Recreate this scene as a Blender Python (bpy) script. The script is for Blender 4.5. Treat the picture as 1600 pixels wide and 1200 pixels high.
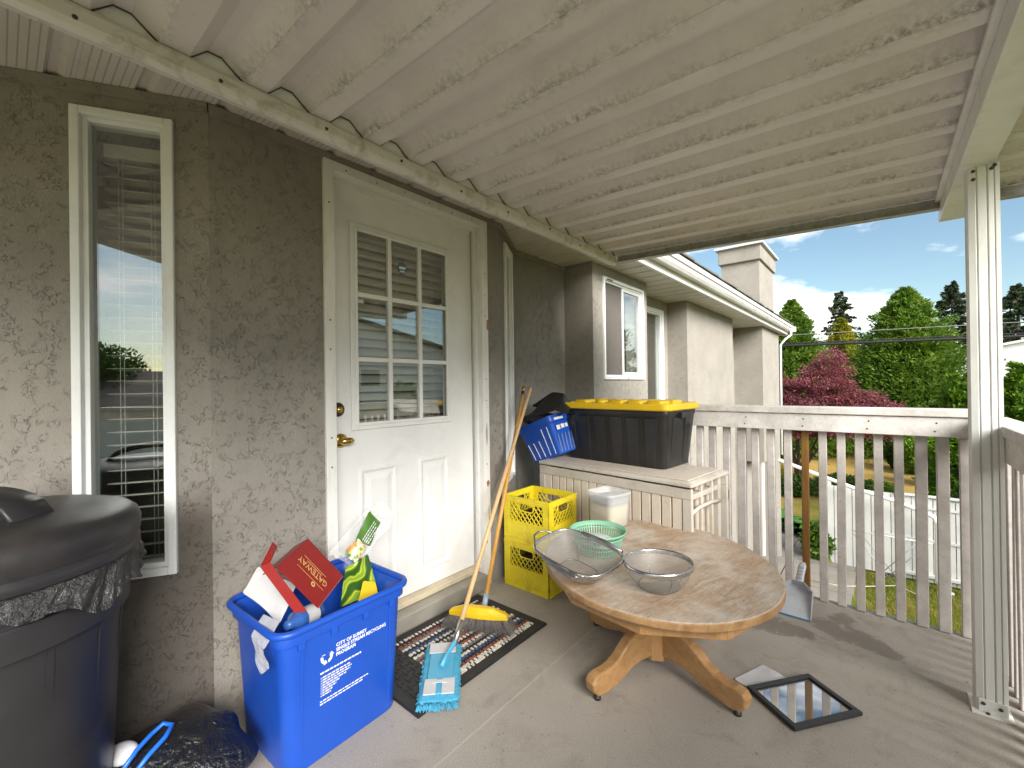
import bpy, bmesh, math, random
import numpy as np
from mathutils import Matrix, Vector, Euler
for o in list(bpy.data.objects): bpy.data.objects.remove(o)
S = bpy.context.scene
COL = S.collection
PI = math.pi
R_ = math.radians

# ------------------------------------------------------------------ camera
cam = bpy.data.cameras.new('camera'); cam_o = bpy.data.objects.new('camera', cam); COL.objects.link(cam_o)
cam.sensor_fit = 'HORIZONTAL'; cam.sensor_width = 36.0; cam.lens = 679.2/1600*36
cam.clip_start = 0.02; cam.clip_end = 1500
_y, _p, _r = R_(40.236), R_(0.189), R_(-0.774)
_F = Vector((-math.sin(_y)*math.cos(_p), math.cos(_y)*math.cos(_p), math.sin(_p)))
_R = Vector((math.cos(_y), math.sin(_y), 0)); _U = _R.cross(_F)
_R2 = _R*math.cos(_r)+_U*math.sin(_r); _U2 = _U*math.cos(_r)-_R*math.sin(_r)
cam_o.matrix_world = Matrix(((_R2.x, _U2.x, -_F.x, 0), (_R2.y, _U2.y, -_F.y, 0), (_R2.z, _U2.z, -_F.z, 1.22), (0, 0, 0, 1)))
S.camera = cam_o

# ------------------------------------------------------------------ light
SUN_EL, SUN_STR, SUN_ANG, SKY_STR, EXPO = 29.0, 1.95, 36.0, 0.135, 2.3
SUN_DIR = Vector((0.87, -0.49, 0)).normalized()*math.cos(R_(SUN_EL)) + Vector((0, 0, math.sin(R_(SUN_EL))))
sl = bpy.data.lights.new('sun', 'SUN'); sl.energy = SUN_STR; sl.angle = R_(SUN_ANG); sl.color = (1.0, 0.96, 0.90)
so = bpy.data.objects.new('sun', sl); COL.objects.link(so)
so.rotation_euler = SUN_DIR.to_track_quat('Z', 'Y').to_euler(); so.location = (6, -5, 9)
W = bpy.data.worlds.new('World'); S.world = W; W.use_nodes = True
wn, wl = W.node_tree.nodes, W.node_tree.links
wn.clear()
def N(nodes, t, **kw):
    n = nodes.new(t)
    for k, v in kw.items(): setattr(n, k, v)
    return n
wo = N(wn, 'ShaderNodeOutputWorld'); bg = N(wn, 'ShaderNodeBackground'); bg.inputs[1].default_value = SKY_STR
sky = N(wn, 'ShaderNodeTexSky', sky_type='NISHITA'); sky.sun_disc = False
sky.sun_elevation = R_(SUN_EL); sky.sun_rotation = math.atan2(SUN_DIR.x, SUN_DIR.y)
sky.air_density = 1.0; sky.dust_density = 0.6; sky.ozone_density = 1.2
tc = N(wn, 'ShaderNodeTexCoord'); sx = N(wn, 'ShaderNodeSeparateXYZ'); wl.new(tc.outputs['Generated'], sx.inputs[0])
cb = N(wn, 'ShaderNodeMapping'); wl.new(tc.outputs['Generated'], cb.inputs[0]); cb.inputs['Scale'].default_value = (1, 1, 2.6); cb.inputs['Location'].default_value = (0.7, 0.1, 0.3)
nz = N(wn, 'ShaderNodeTexNoise'); nz.inputs['Scale'].default_value = 3.0; nz.inputs['Detail'].default_value = 9; nz.inputs['Roughness'].default_value = 0.55; nz.inputs['Distortion'].default_value = 0.2
wl.new(cb.outputs[0], nz.inputs['Vector'])
rp = N(wn, 'ShaderNodeValToRGB'); rp.color_ramp.elements[0].position = 0.485; rp.color_ramp.elements[1].position = 0.63
rp.color_ramp.elements[0].color = (0, 0, 0, 1); rp.color_ramp.elements[1].color = (0.92, 0.92, 0.92, 1)
wl.new(nz.outputs[0], rp.inputs[0])
mx = N(wn, 'ShaderNodeMix', data_type='RGBA'); wl.new(rp.outputs[0], mx.inputs[0]); mx.inputs[7].default_value = (3.5, 3.42, 3.3, 1)
tn = N(wn, 'ShaderNodeMix', data_type='RGBA', blend_type='MULTIPLY'); tn.inputs[0].default_value = 1; wl.new(sky.outputs[0], tn.inputs[6]); tn.inputs[7].default_value = (0.27, 0.285, 0.265, 1); wl.new(tn.outputs[2], mx.inputs[6])
wl.new(mx.outputs[2], bg.inputs[0]); wl.new(bg.outputs[0], wo.inputs[0])
S.view_settings.view_transform = 'Standard'; S.view_settings.look = 'None'; S.view_settings.exposure = EXPO; S.view_settings.gamma = 1.0
S.view_settings.use_curve_mapping = False
S.render.engine = 'CYCLES'
try:
    S.cycles.max_bounces = 10; S.cycles.transparent_max_bounces = 16; S.cycles.diffuse_bounces = 5
    S.cycles.sample_clamp_indirect = 6.0; S.cycles.caustics_reflective = False; S.cycles.caustics_refractive = False
except Exception: pass

# ------------------------------------------------------------------ helpers
OFF = {}
def tag(o, label=None, cat=None, group=None, kind=None):
    if label: o['label'] = label
    if cat: o['category'] = cat
    if group: o['group'] = group
    if kind: o['kind'] = kind
    return o
def thing(name, label, cat, loc=(0, 0, 0), group=None):
    o = bpy.data.objects.new(name, None); COL.objects.link(o); o.location = loc; o.empty_display_size = 0.05
    OFF[o.name] = Vector(loc); return tag(o, label, cat, group)
def link(name, me, parent=None, loc=(0, 0, 0)):
    o = bpy.data.objects.new(name, me); COL.objects.link(o)
    off = OFF[parent.name] if parent is not None else Vector((0, 0, 0))
    o.location = Vector(loc)-off
    if parent is not None: o.parent = parent
    OFF[o.name] = Vector(loc)
    return o
def inst(name, me, parent, loc, rot=None, scale=None):
    o = link(name, me, parent, loc)
    if rot is not None: o.rotation_euler = rot
    if scale is not None: o.scale = scale
    return o
def bevel(o, w, seg=2, ang=35):
    m = o.modifiers.new('bevel', 'BEVEL'); m.width = w; m.segments = seg; m.limit_method = 'ANGLE'; m.angle_limit = R_(ang); m.harden_normals = False
    return o
class MB:
    def __init__(s, M=None): s.v = []; s.f = []; s.m = []; s.s = []; s.M = M
    def add(s, vs, fs, mat=0, smooth=False):
        b = len(s.v)
        if s.M is not None: vs = [s.M @ Vector(p) for p in vs]
        s.v += [tuple(p) for p in vs]; s.f += [tuple(b+i for i in f) for f in fs]; s.m += [mat]*len(fs); s.s += [smooth]*len(fs); return s
    def box(s, lo, hi, mat=0):
        x0, y0, z0 = lo; x1, y1, z1 = hi
        return s.add([(x0, y0, z0), (x1, y0, z0), (x1, y1, z0), (x0, y1, z0), (x0, y0, z1), (x1, y0, z1), (x1, y1, z1), (x0, y1, z1)],
              [(3, 2, 1, 0), (4, 5, 6, 7), (0, 1, 5, 4), (1, 2, 6, 5), (2, 3, 7, 6), (3, 0, 4, 7)], mat)
    def hexa(s, a, b, mat=0):
        return s.add(list(a)+list(b), [(3, 2, 1, 0), (4, 5, 6, 7), (0, 1, 5, 4), (1, 2, 6, 5), (2, 3, 7, 6), (3, 0, 4, 7)], mat)
    def bar(s, p, q, w, h=None, up=(0, 0, 1), mat=0):
        h = h or w; p = Vector(p); q = Vector(q); d = (q-p).normalized(); u = Vector(up)
        if abs(d.dot(u)) > .98: u = Vector((1, 0, 0))
        r = d.cross(u).normalized()*w/2; u = r.cross(d).normalized()*h/2
        return s.hexa([p-r-u, p+r-u, p+r+u, p-r+u], [q-r-u, q+r-u, q+r+u, q-r+u], mat)
    def extrude(s, poly, a, b, axis='Y', mat=0, smooth=False):
        n = len(poly)
        f = {'Y': lambda p, t: (p[0], t, p[1]), 'X': lambda p, t: (t, p[0], p[1]), 'Z': lambda p, t: (p[0], p[1], t)}[axis]
        vs = [f(p, a) for p in poly]+[f(p, b) for p in poly]
        fs = [tuple(range(n))[::-1], tuple(range(n, 2*n))]
        s.add(vs, fs, mat); b0 = len(s.v)-2*n
        for i in range(n):
            j = (i+1) % n; s.f.append((b0+i, b0+j, b0+n+j, b0+n+i)); s.m.append(mat); s.s.append(smooth)
        return s
    def tube(s, pts, r, n=10, mat=0, smooth=True, closed=False, caps=True):
        pts = [Vector(p) for p in pts]; k = len(pts)
        rs = r if isinstance(r, (list, tuple)) else [r]*k
        vs = []; prev = None
        for i, p in enumerate(pts):
            a = pts[i-1] if (i > 0 or closed) else pts[i]; b = pts[(i+1) % k] if (i < k-1 or closed) else pts[i]
            t = (b-a).normalized()
            if prev is None:
                prev = t.orthogonal().normalized()
            prev = (prev-t*prev.dot(t)).normalized(); w = t.cross(prev)
            for j in range(n):
                an = 2*PI*j/n; vs.append(p+(prev*math.cos(an)+w*math.sin(an))*rs[i])
        fs = []
        for i in range(k if closed else k-1):
            i2 = (i+1) % k
            for j in range(n):
                j2 = (j+1) % n; fs.append((i*n+j, i*n+j2, i2*n+j2, i2*n+j))
        s.add(vs, fs, mat, smooth)
        if caps and not closed:
            b0 = len(s.v)-k*n
            s.f.append(tuple(b0+j for j in range(n))[::-1]); s.m.append(mat); s.s.append(False)
            s.f.append(tuple(b0+(k-1)*n+j for j in range(n))); s.m.append(mat); s.s.append(False)
        return s
    def loft(s, rings, mat=0, smooth=True, cap0=False, cap1=False, closed=True):
        n = len(rings[0]); vs = [p for r in rings for p in r]; fs = []
        for i in range(len(rings)-1):
            for j in range(n if closed else n-1):
                j2 = (j+1) % n; fs.append((i*n+j, i*n+j2, (i+1)*n+j2, (i+1)*n+j))
        if cap0: fs.append(tuple(range(n))[::-1])
        if cap1: fs.append(tuple((len(rings)-1)*n+j for j in range(n)))
        return s.add(vs, fs, mat, smooth)
    def lathe(s, prof, n=24, c=(0, 0, 0), mat=0, smooth=True, a=1, b=1):
        rings = [[(c[0]+r*a*math.cos(2*PI*j/n), c[1]+r*b*math.sin(2*PI*j/n), c[2]+z) for j in range(n)] for r, z in prof]
        return s.loft(rings, mat, smooth)
    def ball(s, c, r, n=8, mat=0):
        r = r if isinstance(r, (tuple, list)) else (r, r, r)
        rings = [[(c[0]+r[0]*math.sin(PI*i/n)*math.cos(2*PI*j/(2*n)), c[1]+r[1]*math.sin(PI*i/n)*math.sin(2*PI*j/(2*n)), c[2]-r[2]*math.cos(PI*i/n)) for j in range(2*n)] for i in range(n+1)]
        return s.loft(rings, mat, True)
    def mesh(s, name, mats, center=(0, 0, 0)):
        me = bpy.data.meshes.new(name); c = Vector(center)
        me.from_pydata([tuple(Vector(p)-c) for p in s.v], [], s.f)
        for m in (mats if isinstance(mats, (list, tuple)) else [mats]): me.materials.append(m)
        me.polygons.foreach_set('material_index', s.m); me.polygons.foreach_set('use_smooth', s.s); me.update(); return me
    def build(s, name, mats, parent=None, base=None, bev=0, seg=2):
        loc = base if base is not None else (OFF[parent.name] if parent is not None else (0, 0, 0))
        o = link(name, s.mesh(name, mats, loc), parent, loc)
        if bev: bevel(o, bev, seg)
        return o
def rrect(w, d, r, n=5, c=(0, 0), z=0, rot=0):
    pts = []
    for cx, cy, a0 in ((w/2-r, d/2-r, 0), (-w/2+r, d/2-r, 90), (-w/2+r, -d/2+r, 180), (w/2-r, -d/2+r, 270)):
        for k in range(n+1):
            a = R_(a0+90*k/n); pts.append((cx+r*math.cos(a), cy+r*math.sin(a)))
    ca, sa = math.cos(rot), math.sin(rot)
    return [(c[0]+x*ca-y*sa, c[1]+x*sa+y*ca, z) for x, y in pts]
def arr_mesh(name, V, Fq, mat, smooth=False):
    me = bpy.data.meshes.new(name); nv, nf = len(V), len(Fq); k = Fq.shape[1]
    me.vertices.add(nv); me.vertices.foreach_set('co', V.astype(np.float32).ravel())
    me.loops.add(nf*k); me.loops.foreach_set('vertex_index', Fq.astype(np.int32).ravel())
    me.polygons.add(nf); me.polygons.foreach_set('loop_start', np.arange(0, nf*k, k, dtype=np.int32)); me.polygons.foreach_set('loop_total', np.full(nf, k, dtype=np.int32))
    me.polygons.foreach_set('use_smooth', np.full(nf, smooth)); me.update(calc_edges=True); me.materials.append(mat); return me
def text_mb(body, size, M, align='LEFT', extrude=0.0003, bold=0.0):
    c = bpy.data.curves.new('lettering', 'FONT'); c.body = body; c.size = size; c.extrude = extrude; c.align_x = align; c.offset = bold; c.resolution_u = 2
    ob = bpy.data.objects.new('lettering', c); COL.objects.link(ob); dg = bpy.context.evaluated_depsgraph_get(); dg.update()
    me = bpy.data.meshes.new_from_object(ob.evaluated_get(dg)); mb = MB(M)
    mb.add([tuple(v.co) for v in me.vertices], [tuple(p.vertices) for p in me.polygons])
    bpy.data.objects.remove(ob); bpy.data.curves.remove(c); bpy.data.meshes.remove(me); return mb

# ------------------------------------------------------------------ materials
class NT:
    def __init__(s, name):
        s.mat = bpy.data.materials.new(name); s.mat.use_nodes = True; s.n = s.mat.node_tree.nodes; s.l = s.mat.node_tree.links
        s.bsdf = s.n['Principled BSDF']; s.out = s.n['Material Output']; s.tc = s.n.new('ShaderNodeTexCoord')
    def node(s, t, ins=None, **kw):
        n = s.n.new(t)
        for k, v in kw.items(): setattr(n, k, v)
        for k, v in (ins or {}).items():
            if hasattr(v, 'is_output') or hasattr(v, 'links'): s.l.new(v, n.inputs[k])
            else: n.inputs[k].default_value = v
        return n
    def math(s, op, a, b=None, clamp=False):
        n = s.n.new('ShaderNodeMath'); n.operation = op; n.use_clamp = clamp
        for i, v in enumerate((a, b)):
            if v is None: continue
            if hasattr(v, 'links'): s.l.new(v, n.inputs[i])
            else: n.inputs[i].default_value = v
        return n.outputs[0]
    def robj(s):
        oi = s.node('ShaderNodeObjectInfo'); m = s.math('MULTIPLY', oi.outputs['Random'], 37.0); v = s.node('ShaderNodeCombineXYZ', {0: m, 1: s.math('MULTIPLY', m, 1.7), 2: s.math('MULTIPLY', m, .6)})
        return s.node('ShaderNodeVectorMath', {0: s.tc.outputs['Object'], 1: v.outputs[0]}, operation='ADD').outputs[0]
    def mapping(s, scale=(1, 1, 1), rot=(0, 0, 0), loc=(0, 0, 0), coord='Object'):
        return s.node('ShaderNodeMapping', {'Vector': s.tc.outputs[coord], 'Scale': scale, 'Rotation': rot, 'Location': loc}).outputs[0]
    def noise(s, scale, detail=4, rough=.55, dist=0, vec=None):
        return s.node('ShaderNodeTexNoise', {'Vector': vec or s.tc.outputs['Object'], 'Scale': scale, 'Detail': detail, 'Roughness': rough, 'Distortion': dist}).outputs[0]
    def ramp(s, v, stops):
        n = s.n.new('ShaderNodeValToRGB'); s.l.new(v, n.inputs[0]); e = n.color_ramp.elements
        while len(e) < len(stops): e.new(.5)
        for i, (p, c) in enumerate(stops):
            e[i].position = p; e[i].color = (c, c, c, 1) if isinstance(c, (int, float)) else (*c, 1)
        return n.outputs[0]
    def mix(s, f, a, b, mode='MIX'):
        n = s.n.new('ShaderNodeMix'); n.data_type = 'RGBA'; n.blend_type = mode
        for k, v in ((0, f), (6, a), (7, b)):
            if hasattr(v, 'links'): s.l.new(v, n.inputs[k])
            elif isinstance(v, (int, float)): n.inputs[k].default_value = v
            else: n.inputs[k].default_value = (*v, 1)
        return n.outputs[2]
    def bump(s, h, strength=.5, dist=.01, normal=None):
        n = s.node('ShaderNodeBump', {'Height': h, 'Strength': strength, 'Distance': dist})
        if normal: s.l.new(normal, n.inputs['Normal'])
        s.l.new(n.outputs[0], s.bsdf.inputs['Normal']); return n.outputs[0]
    def set(s, **kw):
        for k, v in kw.items():
            k = {'color': 'Base Color', 'rough': 'Roughness', 'metal': 'Metallic', 'spec': 'Specular IOR Level', 'trans': 'Transmission Weight', 'alpha': 'Alpha', 'sss': 'Subsurface Weight', 'coat': 'Coat Weight'}.get(k, k)
            i = s.bsdf.inputs[k]
            if hasattr(v, 'links'): s.l.new(v, i)
            elif isinstance(v, (int, float)) and i.type == 'RGBA': i.default_value = (v, v, v, 1)
            elif isinstance(v, (int, float)): i.default_value = v
            else: i.default_value = (*v, 1)
        return s
def shade(c, k): return tuple(min(1, x*k) for x in c)
def pm(name, col, rough=.55, var=.18, scale=9, bump=0, bscale=60, bdist=.003, metal=0, spec=.5, dirt=None, dscale=4, damt=.5, rnd=0, stretch=None):
    """generic painted / plastic / wood surface: mottled colour, optional dirt, optional fine relief"""
    t = NT(name); vec = t.mapping(scale=stretch) if stretch else None
    c = t.mix(t.ramp(t.noise(scale, 5, vec=vec), [(.3, 0), (.7, 1)]), shade(col, 1-var), shade(col, 1+var*.6))
    if dirt:
        c = t.mix(t.math('MULTIPLY', t.ramp(t.noise(dscale, 7, .65, .4, vec=vec), [(.5, 0), (.72, 1)]), damt), c, dirt)
    if rnd:
        oi = t.node('ShaderNodeObjectInfo'); hs = t.node('ShaderNodeHueSaturation', {'Color': c, 'Value': t.math('ADD', t.math('MULTIPLY', oi.outputs['Random'], rnd*2), 1-rnd)}); c = hs.outputs[0]
    t.set(color=c, rough=t.math('ADD', t.math('MULTIPLY', t.noise(scale*2.3, 3), .2), rough-.1), metal=metal, spec=spec)
    if bump: t.bump(t.noise(bscale, 4, vec=vec), bump, bdist)
    return t.mat
def glass_mat(name, tint=(.92, .95, .94), f0=.12, rough=0.0):
    t = NT(name); t.n.remove(t.bsdf)
    lw = t.node('ShaderNodeLayerWeight', {'Blend': .5}); fr = t.math('ADD', t.math('MULTIPLY', t.math('POWER', lw.outputs['Facing'], 4.0), 1-f0), f0, True)
    tr = t.node('ShaderNodeBsdfTransparent', {'Color': (*tint, 1)})
    gl = t.node('ShaderNodeBsdfGlossy', {'Color': (1, 1, 1, 1), 'Roughness': rough})
    mx_ = t.node('ShaderNodeMixShader', {0: fr, 1: tr.outputs[0], 2: gl.outputs[0]}); t.l.new(mx_.outputs[0], t.out.inputs[0]); return t.mat
def film_mat(name, col=(.9, .92, .93), opac=.25, rough=.12, bump=0.6):
    t = NT(name); t.set(color=col, rough=rough, spec=.6)
    t.bump(t.noise(60, 4, .6, 1.0), bump, .004)
    tr = t.node('ShaderNodeBsdfTransparent'); lw = t.node('ShaderNodeLayerWeight', {'Blend': .35})
    f = t.math('ADD', t.math('MULTIPLY', lw.outputs['Facing'], .45), opac, True)
    mx_ = t.node('ShaderNodeMixShader', {0: f, 1: tr.outputs[0], 2: t.bsdf.outputs[0]}); t.l.new(mx_.outputs[0], t.out.inputs[0]); return t.mat
def mesh_mat(name, cell=0.0016, wire=.42, col=(.45, .45, .46), metal=1.0, rough=.35):
    """woven wire / perforated cloth: opaque threads, clear holes, in object space"""
    t = NT(name); t.set(color=col, metal=metal, rough=rough)
    tr = t.node('ShaderNodeBsdfTransparent'); mx_ = t.node('ShaderNodeMixShader', {0: wire, 1: tr.outputs[0], 2: t.bsdf.outputs[0]}); t.l.new(mx_.outputs[0], t.out.inputs[0]); return t.mat

def stucco_mat(name='stucco', col=(.285, .262, .232)):
    t = NT(name)
    v = t.mapping(scale=(1, 1, .85))
    n1 = t.noise(52, 4, .6, .8, vec=v); gr = t.ramp(t.math('ABSOLUTE', t.math('SUBTRACT', n1, .5)), [(.0, 1), (.007, .5), (.016, 0)])
    msk = t.ramp(t.noise(24, 3, .5, vec=t.mapping(loc=(4, 2, 7))), [(.47, 0), (.58, 1)]); gr = t.math('MULTIPLY', gr, msk)
    mid = t.noise(110, 6, .7, .4, vec=v); fine = t.noise(320, 3)
    hgt = t.math('ADD', t.math('SUBTRACT', t.math('MULTIPLY', mid, .55), t.math('MULTIPLY', gr, .6)), t.math('MULTIPLY', fine, .16))
    t.bump(hgt, .85, .0065)
    c = t.mix(t.ramp(t.noise(2.2, 6, .6), [(.3, 0), (.75, 1)]), shade(col, .84), shade(col, 1.1))
    c = t.mix(t.math('MULTIPLY', t.ramp(t.noise(7, 6, .7, .5), [(.55, 0), (.8, 1)]), .3), c, shade(col, .62))
    c = t.mix(t.math('MULTIPLY', gr, .42), c, shade(col, .42))
    st = t.ramp(t.noise(5, 5, .6, vec=t.mapping(scale=(3, 3, .25))), [(.52, 0), (.75, 1)])
    c = t.mix(t.math('MULTIPLY', st, .22), c, shade(col, .7))
    t.set(color=c, rough=.9, spec=.2); return t
M = {}
M['stucco'] = stucco_mat().mat
def stucco_dirt_and_shade():
    t = stucco_mat('stucco_soiled_shaded', (.285, .262, .232)); src = t.bsdf.inputs['Base Color'].links[0].from_socket
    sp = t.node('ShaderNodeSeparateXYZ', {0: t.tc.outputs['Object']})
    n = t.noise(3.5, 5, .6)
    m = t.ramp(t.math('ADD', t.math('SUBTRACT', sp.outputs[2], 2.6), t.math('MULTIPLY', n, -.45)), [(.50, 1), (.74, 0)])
    t.set(color=t.mix(t.math('MULTIPLY', m, .72), src, (.075, .062, .053))); return t.mat  # low wall darkened brown: dirt plus shade behind the can, put into the colour
M['stucco_soiled_shaded'] = stucco_dirt_and_shade()
M['stucco_lit'] = stucco_mat('stucco_lit', (.33, .302, .266)).mat  # same house paint, colour lightened for the sunlit wall faces
M['white_paint'] = pm('white_paint', (.74, .735, .71), .42, .06, 6, .15, 90, .001, dirt=(.42, .38, .32), dscale=6, damt=.32)
M['white_vinyl'] = pm('white_vinyl', (.78, .79, .79), .35, .04, 5, dirt=(.5, .47, .42), dscale=7, damt=.22)
M['door_white'] = pm('door_white', (.78, .775, .77), .33, .04, 3, .05, 120, .0008, dirt=(.5, .48, .46), dscale=3.5, damt=.35)
M['worn_white'] = pm('worn_white', (.74, .73, .70), .5, .06, 12, .2, 60, .001, dirt=(.38, .30, .23), dscale=26, damt=.3, stretch=(1, 1, .3))
M['glass'] = glass_mat('window_glass', f0=.16)
M['glass_plain'] = glass_mat('frame_glass', (.96, .97, .97), .3)
M['blind'] = pm('blind_slat', (.66, .62, .53), .5, .08, 10)
M['cord'] = pm('blind_cord', (.75, .72, .65), .8, .05)
M['interior'] = pm('interior_wall', (.36, .31, .25), .9, .2, 2)
M['brass'] = pm('brass', (.62, .42, .12), .22, .15, 30, metal=1)
M['dark_metal'] = pm('dark_metal', (.08, .07, .06), .45, .2, 30, metal=.8)
M['chrome'] = pm('stainless_steel', (.62, .62, .63), .25, .08, 30, metal=1)
M['wire'] = pm('steel_wire', (.30, .30, .31), .4, .1, 30, metal=.9)
M['sieve'] = mesh_mat('sieve_mesh', wire=.46, col=(.33, .315, .295), metal=.3, rough=.6)
M['screen'] = mesh_mat('insect_screen', wire=.62, col=(.16, .14, .125), metal=0, rough=.8)
M['blue_plastic'] = pm('blue_plastic', (.010, .078, .48), .38, .1, 5, .05, 40, dirt=(.03, .06, .2), dscale=5, damt=.25)
M['blue_box'] = pm('blue_box_plastic', (.012, .085, .48), .4, .12, 6, dirt=(.02, .04, .16), dscale=6, damt=.3)
M['black_plastic'] = pm('black_plastic', (.012, .012, .013), .36, .2, 6, dirt=(.04, .037, .034), dscale=5, damt=.4)
M['bin_grey'] = pm('bin_grey', (.022, .021, .024), .42, .25, 4, .12, 90, .001, dirt=(.075, .062, .055), dscale=2.4, damt=.6)
M['yellow_lid'] = pm('yellow_lid', (.78, .50, .012), .4, .08, 6)
M['yellow_crate'] = pm('yellow_crate', (.72, .58, .02), .42, .09, 9, dirt=(.22, .15, .02), dscale=9, damt=.5)
M['print_white'] = pm('print_white', (.78, .79, .82), .5, .05)
M['gold'] = pm('gold_print', (.65, .42, .14), .35, .1, 40)
M['red_card'] = pm('red_card', (.27, .014, .012), .38, .08, 6)
M['red_card_in'] = pm('red_card_side', (.46, .10, .09), .4, .25, 30)
M['paper'] = pm('white_paper', (.56, .56, .575), .75, .08, 12, .6, 22, .006)
M['green_print'] = pm('green_print', (.075, .19, .028), .3, .25, 14)
M['veg_print'] = None
M['clear_film'] = film_mat('clear_film', opac=.10)
M['milky_film'] = film_mat('milky_film', (.66, .67, .72), .32, .2, 1.0)
M['black_bag'] = None
def black_bag_mat():
    t = NT('black_bag_film'); t.set(color=(.012, .012, .013), rough=.22, spec=.7)
    t.bump(t.math('ADD', t.noise(9, 5, .6, 2.2), t.math('MULTIPLY', t.noise(34, 4, .6, 1.5), .35)), .9, .03); return t.mat
M['black_bag'] = black_bag_mat()
def liner_mat():
    t = NT('bin_liner_film'); t.set(color=(.035, .033, .035), rough=.2, spec=.8)
    t.bump(t.math('ADD', t.noise(22, 5, .6, 2.2), t.math('MULTIPLY', t.noise(70, 4, .6, 1.5), .4)), .9, .02); return t.mat
M['liner'] = liner_mat()
def veg_mat():
    t = NT('vegetable_print'); vo = t.node('ShaderNodeTexVoronoi', {'Vector': t.tc.outputs['Object'], 'Scale': 70})
    c = t.ramp(vo.outputs['Color'], [(.1, (.10, .2, .03)), (.4, (.55, .6, .3)), (.6, (.75, .8, .65)), (.8, (.7, .25, .05))])
    t.set(color=c, rough=.3); return t.mat
M['veg_print'] = veg_mat()
def banana_mat():
    t = NT('chip_bag_print'); w = t.node('ShaderNodeTexWave', {'Vector': t.mapping(scale=(1, 1, 1), rot=(.4, .3, .8)), 'Scale': 9, 'Distortion': 5, 'Detail': 2})
    c = t.ramp(w.outputs['Fac'], [(.2, (.03, .09, .015)), (.5, (.12, .25, .02)), (.72, (.6, .55, .03)), (.9, (.2, .35, .04))]); t.set(color=c, rough=.28)
    t.bump(t.noise(40, 3), .4, .004); return t.mat
M['chip_print'] = banana_mat()
M['yellow_card'] = pm('yellow_card', (.75, .52, .02), .5, .05)
def floor_mat():
    t = NT('deck_coating'); P = t.tc.outputs['Object']
    c = t.mix(t.ramp(t.noise(1.6, 6, .6), [(.3, 0), (.7, 1)]), (.335, .302, .262), (.425, .39, .345))
    c = t.mix(t.math('MULTIPLY', t.ramp(t.noise(230, 3, .8), [(.44, 0), (.60, 1)]), .6), c, (.22, .195, .165))
    c = t.mix(t.math('MULTIPLY', t.ramp(t.noise(640, 2, .6, vec=t.mapping(loc=(3, 1, 0))), [(.58, 0), (.66, 1)]), .6), c, (.62, .58, .52))
    c = t.mix(t.math('MULTIPLY', t.ramp(t.noise(5.5, 7, .7, .6), [(.52, 0), (.78, 1)]), .5), c, (.15, .125, .10))
    c = t.mix(t.math('MULTIPLY', t.ramp(t.noise(26, 4, .6), [(.66, 0), (.73, 1)]), .55), c, (.12, .095, .075))
    # the wet patch by the railing
    sp = t.node('ShaderNodeSeparateXYZ', {0: P}); nn = t.noise(11, 9, .72, .5)
    wet = None
    for cx, cy, ax, ay, rot in ((-.40, 2.50, .19, .085, .1), (-.16, 2.63, .17, .10, -.2), (-.02, 2.585, .11, .065, -.75), (-.15, 2.80, .06, .10, 0), (-.62, 2.38, .16, .06, .4)):
        ca, sa = math.cos(rot), math.sin(rot)
        dx_ = t.math('SUBTRACT', sp.outputs[0], cx); dy_ = t.math('SUBTRACT', sp.outputs[1], cy)
        u = t.math('DIVIDE', t.math('ADD', t.math('MULTIPLY', dx_, ca), t.math('MULTIPLY', dy_, sa)), ax)
        w = t.math('DIVIDE', t.math('SUBTRACT', t.math('MULTIPLY', dy_, ca), t.math('MULTIPLY', dx_, sa)), ay)
        d = t.math('SUBTRACT', 1.0, t.math('SQRT', t.math('ADD', t.math('POWER', t.math('ABSOLUTE', u), 2), t.math('POWER', t.math('ABSOLUTE', w), 2))))
        wet = d if wet is None else t.math('MAXIMUM', wet, d)
    wm = t.ramp(t.math('ADD', wet, t.math('MULTIPLY', t.math('SUBTRACT', nn, .5), 3.2)), [(.02, 0), (.30, 1)])
    c = t.mix(t.math('MULTIPLY', wm, .60), c, (.13, .108, .084))
    c = t.mix(t.math('MULTIPLY', t.ramp(t.noise(75, 3, .5), [(.70, 0), (.735, 1)]), .7), c, (.07, .055, .045))
    # coating seam
    sd = t.math('ABSOLUTE', t.math('SUBTRACT', sp.outputs[0], -1.108)); seam = t.ramp(sd, [(.0022, 1), (.006, 0)])
    c = t.mix(t.math('MULTIPLY', seam, .35), c, (.5, .47, .42))
    t.set(color=c, rough=t.math('SUBTRACT', .82, t.math('MULTIPLY', wm, .22)), spec=.3)
    t.bump(t.math('ADD', t.noise(420, 3, .7), t.math('MULTIPLY', seam, .6)), .5, .0025); return t.mat
M['floor'] = floor_mat()
PITCH = .205
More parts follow.
